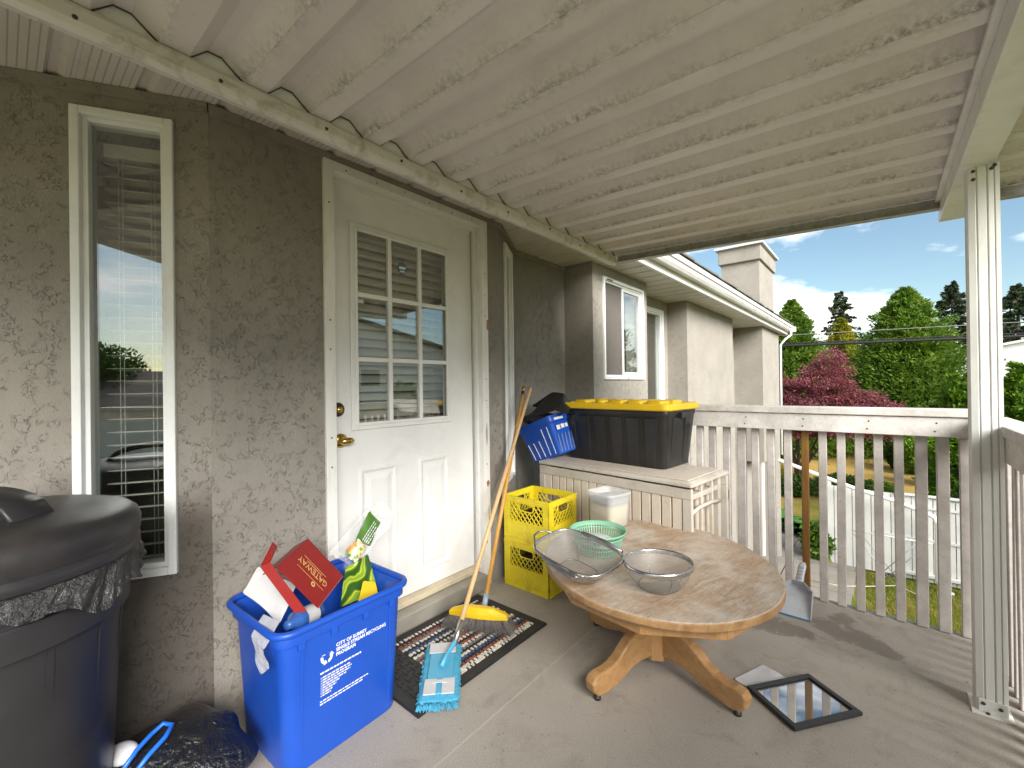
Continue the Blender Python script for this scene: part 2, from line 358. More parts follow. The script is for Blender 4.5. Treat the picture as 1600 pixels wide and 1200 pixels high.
def pan_mat():
    t = NT('roof_pan_paint'); RO = t.robj(); sp = t.node('ShaderNodeSeparateXYZ', {0: t.tc.outputs['Object']})
    c = t.mix(t.ramp(t.noise(3, 5, vec=RO), [(.3, 0), (.7, 1)]), (.62, .58, .58), (.70, .66, .655))
    # mildew gathers along the low edge of every pan (local y near 0) and thins out
    e = t.math('MAXIMUM', t.ramp(sp.outputs[1], [(.13, 0), (.180, .28), (.2, 1)]), t.ramp(sp.outputs[1], [(.0, 1), (.012, .5), (.04, .08), (.10, 0)]))
    n = t.ramp(t.noise(50, 8, .78, .2, vec=RO), [(.42, 0), (.60, 1)]); n2 = t.ramp(t.noise(5, 4, .6, vec=RO), [(.36, .05), (.66, 1)])
    m = t.math('MULTIPLY', t.math('MULTIPLY', e, n), n2)
    c = t.mix(t.math('MULTIPLY', m, .85), c, (.13, .12, .105))
    sp2 = t.math('MULTIPLY', t.ramp(t.noise(85, 3, .6, vec=RO), [(.69, 0), (.74, 1)]), .5); c = t.mix(sp2, c, (.2, .18, .15))
    c = t.mix(t.math('MULTIPLY', t.ramp(t.noise(2.0, 4, .6, vec=RO), [(.5, 0), (.7, 1)]), .25), c, (.45, .41, .34))
    t.set(color=c, rough=.42, spec=.4); return t.mat
M['pan'] = pan_mat()
def soffit_mat():
    t = NT('perforated_soffit'); RO = t.robj(); sp = t.node('ShaderNodeSeparateXYZ', {0: t.tc.outputs['Object']})
    fx = t.math('SUBTRACT', t.math('FRACT', t.math('MULTIPLY', sp.outputs[0], 110)), .5); fy = t.math('SUBTRACT', t.math('FRACT', t.math('MULTIPLY', sp.outputs[1], 48)), .5)
    d = t.math('ADD', t.math('MULTIPLY', fx, fx), t.math('MULTIPLY', t.math('MULTIPLY', fy, fy), 5)); hole = t.math('LESS_THAN', d, .075)
    zone = t.math('LESS_THAN', t.math('ABSOLUTE', t.math('SUBTRACT', sp.outputs[1], .077)), .066)
    c = t.mix(t.ramp(t.noise(4, 5, vec=RO), [(.3, 0), (.7, 1)]), (.53, .495, .465), (.61, .575, .545))
    c = t.mix(t.math('MULTIPLY', t.ramp(t.noise(11, 5, .7, vec=RO), [(.55, 0), (.75, 1)]), .35), c, (.36, .32, .26))
    c = t.mix(t.math('MULTIPLY', t.math('MULTIPLY', hole, zone), .75), c, (.11, .10, .09)); t.set(color=c, rough=.5); return t.mat
M['soffit'] = soffit_mat()
M['ledger'] = pm('ledger_paint', (.70, .68, .64), .4, .06, 6, dirt=(.22, .17, .1), dscale=16, damt=.55)
M['closure'] = pm('closure_plate', (.78, .78, .77), .4, .06, 6, dirt=(.3, .28, .24), dscale=14, damt=.4)
def galv_mat():
    t = NT('galvanised_fascia'); vo = t.node('ShaderNodeTexVoronoi', {'Vector': t.tc.outputs['Object'], 'Scale': 40})
    c = t.mix(vo.outputs['Distance'], (.30, .295, .28), (.42, .41, .39)); c = t.mix(t.math('MULTIPLY', t.ramp(t.noise(14, 7, .7), [(.5, 0), (.7, 1)]), .6), c, (.15, .13, .10))
    t.set(color=c, rough=.5, metal=.35); return t.mat
M['galv'] = galv_mat()
M['alu_white'] = pm('white_aluminium', (.70, .705, .68), .38, .06, 5, dirt=(.38, .36, .30), dscale=9, damt=.4, stretch=(1, 1, .3))
def rail_mat(name, col, lo):
    t = NT(name); v = t.robj(); oi = t.node('ShaderNodeObjectInfo')
    c = t.mix(t.ramp(t.noise(9, 6, .65, vec=v), [(.35, 0), (.68, 1)]), shade(col, .78), shade(col, 1.1))
    c = t.mix(t.math('MULTIPLY', t.ramp(t.noise(55, 5, .7, .3, vec=v), [(.52, 0), (.72, 1)]), .5), c, lo)
    c = t.node('ShaderNodeHueSaturation', {'Color': c, 'Value': t.math('ADD', t.math('MULTIPLY', oi.outputs['Random'], .26), .87)}).outputs[0]
    t.set(color=c, rough=.75, spec=.25); t.bump(t.noise(90, 4, .6), .35, .0015); return t.mat
M['rail'] = rail_mat('weathered_white_wood', (.68, .65, .62), (.38, .35, .33))
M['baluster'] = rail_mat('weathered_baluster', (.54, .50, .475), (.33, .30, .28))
def wood_mat(name, dark, light, axis=(1, 12, 12), scale=3.5, rough=.5, rot=0, wear=None):
    t = NT(name); v0 = t.mapping(rot=(0, 0, rot)); sc_ = lambda q: t.node('ShaderNodeVectorMath', {0: v0, 1: q}, operation='MULTIPLY').outputs[0]; v = sc_(axis)
    g = t.noise(scale, 7, .6, .9, vec=v); f = t.noise(scale*9, 4, .6, .2, vec=v)
    c = t.mix(t.ramp(g, [(.32, 0), (.68, 1)]), dark, light); c = t.mix(t.math('MULTIPLY', t.ramp(f, [(.5, 0), (.7, 1)]), .35), c, shade(dark, .75))
    if wear:
        c = t.mix(t.ramp(t.noise(4.5, 6, .68, .5), [(.36, 0), (.62, .88)]), c, wear)
        c = t.mix(t.math('MULTIPLY', t.ramp(t.noise(8, 6, .7, 1.2, vec=sc_((.6, 3, 1))), [(.50, 0), (.70, 1)]), .62), c, shade(dark, .6))
        c = t.mix(t.math('MULTIPLY', t.ramp(t.noise(34, 6, .75, .3, vec=v), [(.48, 0), (.62, 1)]), .7), c, shade(dark, .55))
        c = t.mix(t.math('MULTIPLY', t.ramp(t.noise(22, 5, .7, .8), [(.60, 0), (.70, 1)]), .5), c, shade(dark, .42))
        c = t.mix(t.math('MULTIPLY', t.ramp(t.noise(5, 4, .6, vec=t.mapping(loc=(9, 3, 2))), [(.48, 0), (.68, 1)]), .5), c, (.55, .51, .46))
    t.set(color=c, rough=rough, spec=.35); t.bump(f, .25, .001); return t.mat
M['cedar'] = wood_mat('stained_cedar', (.16, .075, .018), (.27, .135, .035), (10, 10, 1), 4)
M['oak'] = wood_mat('oak', (.34, .18, .07), (.47, .275, .125), (3, 3, 1.2), 9, .38)
M['oak_leg'] = wood_mat('oak_leg', (.33, .175, .07), (.46, .27, .12), (4, 4, 6), 6, .38)
M['table_top'] = wood_mat('weathered_oak_top', (.30, .19, .105), (.43, .31, .205), (1.1, 14, 1), 5, .75, rot=R_(-75.5), wear=(.44, .385, .325))
M['pine'] = wood_mat('pine_handle', (.55, .36, .17), (.68, .47, .25), (8, 8, 1), 4, .5)
M['broom_handle'] = wood_mat('varnished_handle', (.50, .24, .05), (.62, .33, .08), (8, 8, 1), 4, .35)
def shingle_mat():
    t = NT('asphalt_shingle'); c = t.mix(t.noise(120, 4, .7), (.10, .095, .088), (.32, .30, .27)); t.set(color=c, rough=.95); t.bump(t.noise(150, 3), .8, .01); return t.mat
M['shingle'] = shingle_mat()
M['gutter'] = pm('gutter_paint', (.70, .69, .67), .35, .08, 6, dirt=(.3, .27, .22), dscale=9, damt=.45, stretch=(1, .3, 1))

# ================================================================== SETTING: ground
GZ = -2.6
def ground_mat():
    t = NT('lawn_soil'); P = t.tc.outputs['Object']; sp = t.node('ShaderNodeSeparateXYZ', {0: P}); n = t.noise(.35, 5, .6); nf = t.noise(14, 5, .7)
    dry = t.ramp(t.math('ADD', t.math('MULTIPLY', sp.outputs[1], .04), t.math('ADD', t.math('MULTIPLY', t.math('SUBTRACT', n, .5), .9), t.math('MULTIPLY', sp.outputs[0], -.03))), [(.50, 0), (.85, 1)])
    g = t.mix(nf, (.075, .115, .012), (.19, .23, .03)); d = t.mix(nf, (.36, .22, .055), (.55, .38, .13))
    g = t.mix(t.math('MULTIPLY', t.ramp(t.noise(1.3, 5, .7), [(.45, 0), (.65, 1)]), .6), g, d)
    t.set(color=t.mix(dry, g, d), rough=.95, spec=.1); t.bump(t.noise(40, 4, .7), .8, .05); return t.mat
o = MB().add([(-300, -300, GZ), (300, -300, GZ), (300, 400, GZ), (-300, 400, GZ)], [(0, 1, 2, 3)]).build('ground', ground_mat()); tag(o, kind='structure')
M['asphalt'] = pm('asphalt', (.30, .295, .29), .9, .15, 3, .4, 120, .004)
M['concrete'] = pm('concrete', (.24, .22, .19), .88, .15, 3, .4, 90, .004, dirt=(.18, .16, .12), dscale=5, damt=.5)
o = MB().add([(-120, 31.2, GZ+.02), (120, 26.2, GZ+.02), (120, 34.2, GZ+.02), (-120, 39.2, GZ+.02)], [(0, 1, 2, 3)]).build('road', M['asphalt']); tag(o, kind='structure')
mb = MB(); 
mb.hexa([(-120, 31.0, GZ-.1), (120, 26.0, GZ-.1), (120, 26.2, GZ-.1), (-120, 31.2, GZ-.1)], [(-120, 31.0, GZ+.13), (120, 26.0, GZ+.13), (120, 26.2, GZ+.13), (-120, 31.2, GZ+.13)])
tag(mb.build('kerb', M['concrete']), kind='structure')
pth = bpy.data.objects.new('path', None); COL.objects.link(pth); tag(pth, kind='structure'); OFF[pth.name] = Vector((0, 0, 0))
sm = MB().box((-.56, -.62, 0), (.56, .62, .05)).mesh('paving_slab', M['concrete'])
for i in range(2):
    for j in range(6):
        inst('paving_slab', sm, pth, (-2.12+i*1.14+(j % 2)*.02, 6.5+j*1.262, GZ+.004), (0, 0, random.Random(i*7+j).uniform(-.012, .012)))
# deck
dk = MB().box((-2.9, -3.2, -.24), (.44, 2.985, 0)).build('deck_floor', M['floor']); tag(dk, kind='structure')

# ================================================================== HOUSE
house = thing('house', 'grey stucco house with white entry door, corner windows and chimney beside the deck', 'house', (-2.6, 2, GZ))
PL = [(-2.86, -6.5), (-2.86, -1.232), (-1.86, .5), (-1.86, 2.10), (-2.1375, 2.581), (-2.1375, 3.26), (-1.85, 3.26), (-1.85, 4.38), (-2.1, 4.38), (-2.1, 5.62), (-1.85, 5.62), (-1.85, 7.85), (-2.15, 7.85), (-2.15, 9.2), (-1.66, 9.2), (-1.66, 10.9), (-7.0, 10.9)]
def offset_poly(P, d):
    out = []
    for i, p in enumerate(P):
        p = Vector(p); ns = []
        for a, b in ((i-1, i), (i, i+1)):
            if a >= 0 and b < len(P):
                e = (Vector(P[b])-Vector(P[a])).normalized(); ns.append(Vector((-e.y, e.x)))
        if len(ns) == 2: m = (ns[0]+ns[1]).normalized(); out.append(p+m*d/max(.3, m.dot(ns[0])))
        else: out.append(p+ns[0]*d)
    return out
QL = offset_poly(PL, .14)
def wall(i, z0, z1, openings=(), mat='stucco'):
    p0, p1, q0, q1 = Vector(PL[i]), Vector(PL[i+1]), QL[i], QL[i+1]; L = (p1-p0).length; mb = MB()
    def cell(s0, s1, a, b):
        A, B, Cc, D = p0.lerp(p1, s0/L), p0.lerp(p1, s1/L), q0.lerp(q1, s1/L), q0.lerp(q1, s0/L)
        mb.hexa([(*A, a), (*B, a), (*Cc, a), (*D, a)], [(*A, b), (*B, b), (*Cc, b), (*D, b)])
    s = 0
    for s0, s1, a, b in openings:
        if s0 > s: cell(s, s0, z0, z1)
        if a > z0: cell(s0, s1, z0, a)
        cell(s0, s1, b, z1); s = s1
    cell(s, L, z0, z1)
    return mb.build('wall', M[mat], house)
ZT = 2.26
LA = (Vector(PL[2])-Vector(PL[1])).length
wall(0, GZ, ZT)
wall(1, GZ, ZT, [(LA-.39, LA-.104, .572, 2.177)], 'stucco_soiled_shaded')['label'] = 'stucco wall with dirt and painted shade dark brown near the floor'
wall(2, GZ, ZT, [(.424, 1.461, 0.0, 2.233)])
wall(3, GZ, ZT, [(.10, .37, .572, 2.178)])
wall(4, GZ, ZT)
wall(5, GZ, ZT)
wall(6, GZ, ZT, [(.172, 1.024, 1.262, 2.172)], 'stucco_lit')
wall(7, GZ, ZT); wall(8, GZ, ZT, [(.25, 1.085, .25, 2.14)], 'stucco_lit')
wall(9, GZ, ZT); wall(10, GZ, ZT, (), 'stucco_lit'); wall(11, GZ, ZT); wall(12, GZ, ZT, (), 'stucco_lit')
wall(13, -.28, ZT); wall(14, -.28, ZT, (), 'stucco_lit'); wall(15, GZ, ZT)
MB().box((-2.4, 9.2, GZ), (-1.98, 10.76, -.281)).build('lower_wall', M['stucco_lit'], house)
MB().box((-3.05, -6.5, GZ), (-3.0, 10.8, ZT)).build('interior_wall', M['interior'], house)
MB().box((-3.0, -1.2, -.05), (-2.0, 3.1, -.01)).build('bounce_floor', M['interior'], house)  # unseen light floor added to bounce light up onto the blinds
# roof, fascia, gutter, soffit
rf = MB()
rf.hexa([(-1.44, -6.6, 2.415), (-1.44, 11.35, 2.415), (-7, 11.35, 4.3), (-7, -6.6, 4.3)], [(-1.44, -6.6, 2.45), (-1.44, 11.35, 2.45), (-7, 11.35, 4.36), (-7, -6.6, 4.36)])
roof = rf.build('roof', M['shingle'], house)
rr = random.Random(5); shm = [MB().box((-.15, -.14, 0), (.012+.006*k, .14, .010+.003*k)).mesh('shingle', M['shingle']) for k in range(3)]
for k in range(29):
    s_ = inst('shingle', shm[k % 3], roof, (-1.43, 2.98+.285*k, 2.452+rr.uniform(0, .004)), (0, R_(-18.5)*0+R_(18), rr.uniform(-.02, .02)))
MB().box((-1.57, -6.5, 2.258), (-1.545, 11.3, 2.41)).build('fascia', M['white_paint'], house)
MB().box((-7, 11.3, 2.258), (-1.545, 11.325, 2.41)).build('fascia', M['white_paint'], house)
g = MB(); prof = [(-1.543, 2.325), (-1.475, 2.318), (-1.455, 2.345), (-1.445, 2.38), (-1.430, 2.385), (-1.428, 2.432), (-1.445, 2.434), (-1.447, 2.40), (-1.46, 2.395), (-1.475, 2.36), (-1.535, 2.352), (-1.535, 2.432), (-1.543, 2.432)]
g.extrude(prof, 2.99, 11.30, 'Y'); gut = g.build('gutter', M['gutter'], house)
MB().box((-7, 11.326, 2.32), (-1.40, 11.43, 2.43)).build('gutter', M['gutter'], house)
MB().tube([(-1.47, 11.2, 2.325), (-1.47, 11.2, 2.24), (-1.55, 11.0, 2.14), (-1.63, 10.94, 2.02), (-1.635, 10.93, -.35)], .022, 8).build('downspout', M['white_vinyl'], house)
MB().box((-2.03, 10.72, -2.58), (-1.94, 10.80, -.30)).build('downspout', M['white_vinyl'], house, bev=.008)
sp_prof = [(0, 0), (.150, 0), (.160, .012), (.182, .012), (.196, -.002), (.2095, -.002), (.2095, .004), (.2, .006), (.186, .018), (.154, .018), (.146, .006), (0, .006)]
spm = MB().extrude(sp_prof, -1.75, 0, 'X').mesh('soffit_panel', M['soffit'])
sof = MB().box((-7, -6.5, 2.30), (-1.60, 11.3, 2.32)).build('soffit', M['white_paint'], house)
for k in range(60):
    inst('soffit_panel', spm, sof, (-1.572, -1.31+.21*k, 2.264))
# dark trim where the stucco meets the soffit
for i in (1, 2, 3, 4):
    e = MB(); p0, p1 = Vector(PL[i]), Vector(PL[i+1]); d = (p1-p0).normalized(); n = Vector((d.y, -d.x))*.012
    e.hexa([(*p0, 2.226), (*p1, 2.226), (*(p1+n), 2.226), (*(p0+n), 2.226)], [(*p0, 2.262), (*p1, 2.262), (*(p1+n), 2.262), (*(p0+n), 2.262)]); e.build('trim', M['stucco'], house)
# chimney
ch = MB().box((-2.36, 9.22, 2.28), (-1.70, 10.62, 3.60)).build('chimney', M['stucco_lit'], house)
cc = MB().box((-2.40, 9.16, 3.52), (-1.66, 10.68, 3.80)); cc.build('chimney_crown', M['stucco_lit'], ch, bev=.01)
MB().box((-2.45, 9.10, 3.80), (-1.61, 10.74, 3.845)).build('chimney_cap', pm('chimney_flashing', (.55, .55, .53), .5, .1), ch)

# ---- windows: frame, panes, blinds
def frame_rect(mb, M4, u0, u1, z0, z1, w, d0, d1):
    """rectangular ring in local (u, depth, z)"""
    for a, b in (((u0, d0, z0), (u0+w, d1, z1)), ((u1-w, d0, z0), (u1, d1, z1)), ((u0+w, d0, z0), (u1-w, d1, z0+w)), ((u0+w, d0, z1-w), (u1-w, d1, z1))): mb.box(a, b)
def local_frame(p, d):
    d = Vector((d[0], d[1], 0)).normalized(); n = Vector((d.y, -d.x, 0))   # depth axis = inward (-n)
    m = Matrix(((d.x, -n.x, 0, p[0]), (d.y, -n.y, 0, p[1]), (0, 0, 1, 0), (0, 0, 0, 1))); return m
def blinds(parent, ML, u0, u1, z0, z1, dep, tilt=12, pitch=.046, cords=(.25, .75)):
    MB(ML).box((u0, dep-.03, z1-.05), (u1, dep+.03, z1)).build('headrail', M['blind'], parent, bev=.004)
    w = .025; L = (u1-u0)/2
    sm_ = MB(); pr = [(-w, -.0035), (-w*.5, .0005), (0, .0015), (w*.5, .0005), (w, -.0035)]
    rings = [[(x, y, z) for y, z in pr]+[(x, y, z+.0028) for y, z in pr[::-1]] for x in (-L, L)]; sm_.loft(rings, cap0=True, cap1=True)
    me = sm_.mesh('blind_slat', M['blind']); rot0 = ML.to_euler(); k = 0; z = z1-.075
    while z > z0:
        o = link('blind_slat', me, parent, ML @ Vector(((u0+u1)/2, dep, z))); o.rotation_euler = (Matrix.Rotation(rot0.z, 4, 'Z') @ Matrix.Rotation(R_(tilt+2*math.sin(k*2.1)), 4, 'X')).to_euler(); z -= pitch; k += 1
    for c in cords:
        u = u0+(u1-u0)*c
        for du in (-.006, .006): MB(ML).tube([(u+du, dep-.026, z1-.05), (u+du, dep-.026, z0)], .0012, 5).build('cord', M['cord'], parent)
def window(name, p, d, u0, u1, z0, z1, slats=True, kind='fixed', label=None, fw=.026):
    ML = local_frame(p, d); w = MB(ML); frame_rect(w, ML, u0, u1, z0, z1, fw, -.016, .035)
    win = w.build('window', M['white_vinyl'], house, bev=.003)
    if label: win['label'] = label
    s = MB(ML); frame_rect(s, ML, u0+fw, u1-fw, z0+fw, z1-fw, .016, .004, .06); s.build('sash', M['white_vinyl'], win, bev=.002)
    i = fw+.016
    if kind == 'slider':
        um = (u0+u1)/2
        a = MB(ML); frame_rect(a, ML, um-.02, u1-i+.002, z0+i-.002, z1-i+.002, .03, .012, .04); a.build('sliding_sash', M['white_vinyl'], win, bev=.002)
        MB(ML).box((um+.012, .024, z0+i+.03), (u1-i-.03, .028, z1-i-.03)).build('pane', M['glass'], win)
        MB(ML).box((u0+i, .040, z0+i), (um, .044, z1-i)).build('pane', M['glass'], win)
        MB(ML).box((u0+i, .020, z0+i), (um-.02, .0215, z1-i)).build('insect_screen', M['screen'], win)
        MB(ML).box((u0+.06, -.019, z1-.024), (u0+.16, -.0165, z1-.014)).build('vent_slot', M['dark_metal'], win)
        MB(ML).box((u0, .22, z0), (u1, .225, z1)).build('curtain', pm('curtain_cloth', (.30, .255, .22), .9, .2, 6), win)
    else:
        MB(ML).box((u0+i, .030, z0+i), (u1-i, .036, z1-i)).build('pane', M['glass'], win)
    MB(ML).box(((u0+u1)/2+.02, -.0185, z0+.008), ((u0+u1)/2+.045, -.0165, z0+.016)).build('weep_slot', M['dark_metal'], win)
    if slats: blinds(win, ML, u0+i+.006, u1-i-.004, z0+.03, z1-.07, .115, -14)
    return win
window('window', PL[2], (.5, .866), -.39, -.104, .572, 2.177, label='tall narrow window with open white blinds')
window('window', PL[3], (-.2775, .481), .10, .37, .572, 2.178, label='narrow side window beyond the door')
window('window', PL[6], (0, 1), .172, 1.024, 1.262, 2.172, slats=False, kind='slider', label='sliding window with dark insect screen')
window('window', PL[8], (0, 1), .25, 1.085, .25, 2.14, slats=False, kind='fixed', label='tall narrow window in the recess', fw=.05)

# ---- door
fr = MB(); XF = -1.845
fr.box((-1.99, .924, 0), (XF, .972, 2.233)); fr.box((-1.99, 1.909, 0), (XF, 1.961, 2.233)); fr.box((-1.99, .972, 2.19), (XF, 1.909, 2.233))
df = fr.build('door_frame', M['worn_white'], house, bev=.003)
st = MB(); st.box((-1.945, .972, .10), (-1.90, .985, 2.19)); st.box((-1.905, 1.893, .10), (-1.885, 1.909, 2.19)); st.box((-1.945, .972, 2.176), (-1.90, 1.909, 2.19)); st.build('door_stop', M['white_paint'], df)
rr = random.Random(3); nh = MB().ball((0, 0, 0), (.0015, .004, .004), 4).mesh('nail_head', M['dark_metal'])
for k in range(14): inst('nail_head', nh, df, (XF+.0005, rr.choice((.947, 1.935)), .35+k*.13))
for k in range(6): inst('nail_head', nh, df, (XF+.0005, 1.03+k*.16, 2.212+rr.uniform(-.006, .006)))
MB().box((XF, 1.945, 1.565), (XF+.0015, 1.9605, 1.625)).build('bare_patch', pm('bare_wood', (.42, .24, .13), .8), df)
for (y, z, w, h) in ((1.94, .62, .016, .05), (1.925, .30, .012, .10), (1.935, .92, .006, .16), (1.945, .42, .005, .2)):
    mb = MB(); n = 11; rg = random.Random(int(z*100)); mb.add([(XF+.0012, y+w*rg.uniform(.5, 1)*math.cos(2*PI*k/n), z+h*rg.uniform(.5, 1)*.5*math.sin(2*PI*k/n)) for k in range(n)], [tuple(range(n))]); mb.build('bare_patch', M['bare'] if 'bare' in M else pm('bare_wood_chip', (.30, .15, .08), .85), df)
MB().box((-1.97, .972, 0), (-1.815, 1.909, .078)).build('threshold', pm('threshold_metal', (.33, .31, .27), .5, .2, 8, metal=.2), df, bev=.006)
MB().box((-1.97, .972, .080), (-1.885, 1.909, .108)).build('sill', pm('sill_wood', (.60, .52, .38), .6, .15, 8, dirt=(.25, .2, .14), damt=.5), df, bev=.004)
XD = -1.935
def door_leaf():
    y0, y1, z0, z1 = .978, 1.900, .112, 2.176; a0, a1, b0, b1 = 1.105, 1.705, 1.03, 2.0
    mb = MB(); x0 = XD-.044
    mb.box((x0, y0, z0), (XD, y1, b0)); mb.box((x0, y0, b1), (XD, y1, z1)); mb.box((x0, y0, b0), (XD, a0, b1)); mb.box((x0, a1, b0), (XD, y1, b1))
    leaf = mb.build('door', M['door_white'], house); leaf['label'] = 'white entry door with nine panes'
    lf = MB(); Mx = local_frame((XD, 0), (0, 1))
    frame_rect(lf, Mx, 0, 0, 0, 0, 0, 0, 0) if False else None
    for w, o_, d in ((.034, .017, .012), (.016, -.004, .018)):
        u0, u1, c0, c1 = a0-o_, a1+o_, b0-o_, b1+o_
        q = MB(Mx); frame_rect(q, Mx, u0, u1, c0, c1, w, -d, -.0005); q.build('glazing_frame', M['door_white'], leaf, bev=.004)
    pu0, pu1, pz0, pz1 = a0+.012, a1-.012, b0+.012, b1-.012
    for k in (1, 2):
        y = pu0+(pu1-pu0)*k/3; q = MB(Mx); q.box((y-.0115, -.014, pz0), (y+.0115, .01, pz1)); q.build('muntin', M['door_white'], leaf, bev=.004)
        z = pz0+(pz1-pz0)*k/3; q = MB(Mx)
        for j in range(3):
            ya = pu0+(pu1-pu0)*j/3; yb = pu0+(pu1-pu0)*(j+1)/3; q.box((ya+(.0116 if j else 0), -.0125, z-.0115), (yb-(.0116 if j < 2 else 0), .01, z+.0115))
        q.build('muntin', M['door_white'], leaf, bev=.004)
    for i in range(3):
        for j in range(3):
            ya, yb = pu0+(pu1-pu0)*i/3, pu0+(pu1-pu0)*(i+1)/3; za, zb = pz0+(pz1-pz0)*j/3, pz0+(pz1-pz0)*(j+1)/3
            MB(Mx).box((ya+.001, .001, za+.001), (yb-.001, .005, zb-.001)).build('pane', M['glass'], leaf)
    blinds(leaf, Mx, a0-.03, a1+.03, b0-.05, b1+.03, .09, 52, .046, (.12, .5, .86))
    # raised panels
    for y0p, y1p in ((1.128, 1.345), (1.488, 1.70)):
        z0p, z1p = .20, .825
        def ring(i, x): return [(x, y0p+i, z0p+i), (x, y1p-i, z0p+i), (x, y1p-i, z1p-i), (x, y0p+i, z1p-i)]
        q = MB(); q.loft([ring(0, XD+.0002), ring(.006, XD+.007), ring(.014, XD+.007), ring(.026, XD+.0006), ring(.036, XD+.0006), ring(.062, XD+.006)], smooth=False, cap1=True)
        q.build('raised_panel', M['door_white'], leaf)
    # deadbolt and lever
    Rm = Matrix.Translation((XD, 1.022, 1.118)) @ Matrix.Rotation(R_(90), 4, 'Y'); q = MB(Rm); q.lathe([(0, 0), (.033, 0), (.033, .006), (.026, .014), (.017, .016), (.015, .024), (.0, .024)], 20); db = q.build('deadbolt', M['dark_metal'], leaf)
    q = MB(Rm); q.lathe([(0, .024), (.016, .0245), (.016, .027), (0, .028)], 16); q.build('lock_cylinder', M['brass'], db)
    Rm = Matrix.Translation((XD, 1.035, .972)) @ Matrix.Rotation(R_(90), 4, 'Y'); q = MB(Rm); q.lathe([(0, 0), (.034, 0), (.033, .006), (.022, .012), (.013, .018), (.012, .04), (0, .04)], 20)
    q.M = Matrix.Translation((XD, 1.035, .972)); q.ball((.045, .012, .0), (.016, .034, .017), 8); q.build('door_handle', M['brass'], leaf)
    # blue sticker on the middle upper pane
    c = Vector((XD-.0, (pu0+pu1)/2-.01, pz1-.135)); q = MB(); n = 18; xs = XD+.0015-.0025
    q.add([(xs, c.y+.028*math.cos(2*PI*k/n)*(1+.12*math.sin(3*k)), c.z+.034*math.sin(2*PI*k/n)) for k in range(n)], [tuple(range(n))]); stk = q.build('sticker', pm('sticker_blue', (.05, .3, .6), .4), leaf)
    q = MB(); q.box((xs+.0004, c.y-.02, c.z-.006), (xs+.001, c.y+.02, c.z+.007)); q.build('sticker_band', M['print_white'], stk)
    q = MB(); q.box((xs+.0004, c.y-.014, c.z-.022), (xs+.001, c.y+.015, c.z-.014)); q.build('sticker_band', M['print_white'], stk)
    q = MB(); q.box((XD+.0004-.0025, pu0+.012, pz0+(pz1-pz0)*2/3-.04), (XD+.001-.0025, pu0+.05, pz0+(pz1-pz0)*2/3-.024)); q.build('paper_tag', M['print_white'], leaf)
    return leaf
door_leaf()

# ================================================================== PATIO COVER
pc = thing('patio_cover', 'white ribbed metal patio roof with mildew, beam, ledger and grooved post', 'patio cover', (.30, 2.36, 0))
SL = -.038
def zr(x): return 2.165+SL*(x+1.48)
X0, X1 = -1.515, .62
pf = [(0, 0), (.066, 0), (.111, .045), (.146, .045), (.2045, .001), (.2045, .004), (.147, .049), (.109, .049), (.064, .003), (0, .003)]
mbp = MB(); mbp.loft([[(X0-X0, y, z) for y, z in pf], [(X1-X0, y, z) for y, z in pf]], smooth=False, cap0=True, cap1=True)
pme = mbp.mesh('roof_pan', M['pan']); NP = 20; Y0 = .70-PITCH*9
for k in range(NP):
    inst('roof_pan', pme, pc, (X0, Y0+PITCH*k, zr(X0)), (0, -math.atan(SL), 0))
YE = Y0+PITCH*NP
cpm = MB().extrude([(.06, -.004), (.112, .044), (.145, .044), (.207, -.004)], -.0015, .0015, 'X').mesh('closure_plate', M['closure'])
slm = MB().tube([(.004, .064, -.004), (.004, .110, .043), (.004, .147, .043), (.004, .207, -.003)], .0022, 5).mesh('sealant', M['dark_metal'])
for k in range(NP):
    o = inst('closure_plate', cpm, pc, (-1.492, Y0+PITCH*k, zr(-1.492))); inst('sealant', slm, o, (-1.492, Y0+PITCH*k, zr(-1.492)))
lg = MB(); lp = [(-1.54, 2.112), (-1.50, 2.100), (-1.478, 2.104), (-1.472, 2.118), (-1.474, 2.150), (-1.480, 2.163), (-1.52, 2.163), (-1.52, 2.30), (-1.54, 2.30)]
lg.extrude(lp, Y0, YE+.01, 'Y'); ldg = lg.build('ledger', M['ledger'], pc, bev=.002)
rr = random.Random(8); scm = MB().ball((0, 0, 0), (.004, .006, .006), 5).mesh('screw', M['dark_metal'])
for k in range(12): inst('screw', scm, ldg, (-1.471, Y0+.2+k*.34+rr.uniform(-.05, .05), 2.13+rr.uniform(-.012, .012)))
fs = MB(); ya, yb = YE+.002, YE+.020
fs.hexa([(X0+.05, ya, zr(X0)-.055), (X1, ya, zr(X1)-.055), (X1, yb, zr(X1)-.055), (X0+.05, yb, zr(X0)-.055)], [(X0+.05, ya, zr(X0)+.06), (X1, ya, zr(X1)+.06), (X1, yb, zr(X1)+.06), (X0+.05, yb, zr(X0)+.06)])
fs.hexa([(X0+.05, ya-.03, zr(X0)-.0555), (X1, ya-.03, zr(X1)-.0555), (X1, ya-.0005, zr(X1)-.0555), (X0+.05, ya-.0005, zr(X0)-.0555)], [(X0+.05, ya-.03, zr(X0)-.052), (X1, ya-.03, zr(X1)-.052), (X1, ya-.0005, zr(X1)-.052), (X0+.05, ya-.0005, zr(X0)-.052)])
fs.build('edge_fascia', M['galv'], pc)
gt = MB(); gt.extrude([(X1, zr(X1)-.05), (X1+.09, zr(X1)-.05), (X1+.10, zr(X1)+.05), (X1+.09, zr(X1)+.05), (X1+.08, zr(X1)-.04), (X1, zr(X1)-.04)], Y0, YE, 'Y'); gt.build('eave_gutter', M['alu_white'], pc)
bm_ = MB(); bm_.box((.232, Y0+.02, 2.0), (.328, 3.02, 2.092)); beam = bm_.build('beam', M['alu_white'], pc, bev=.004)
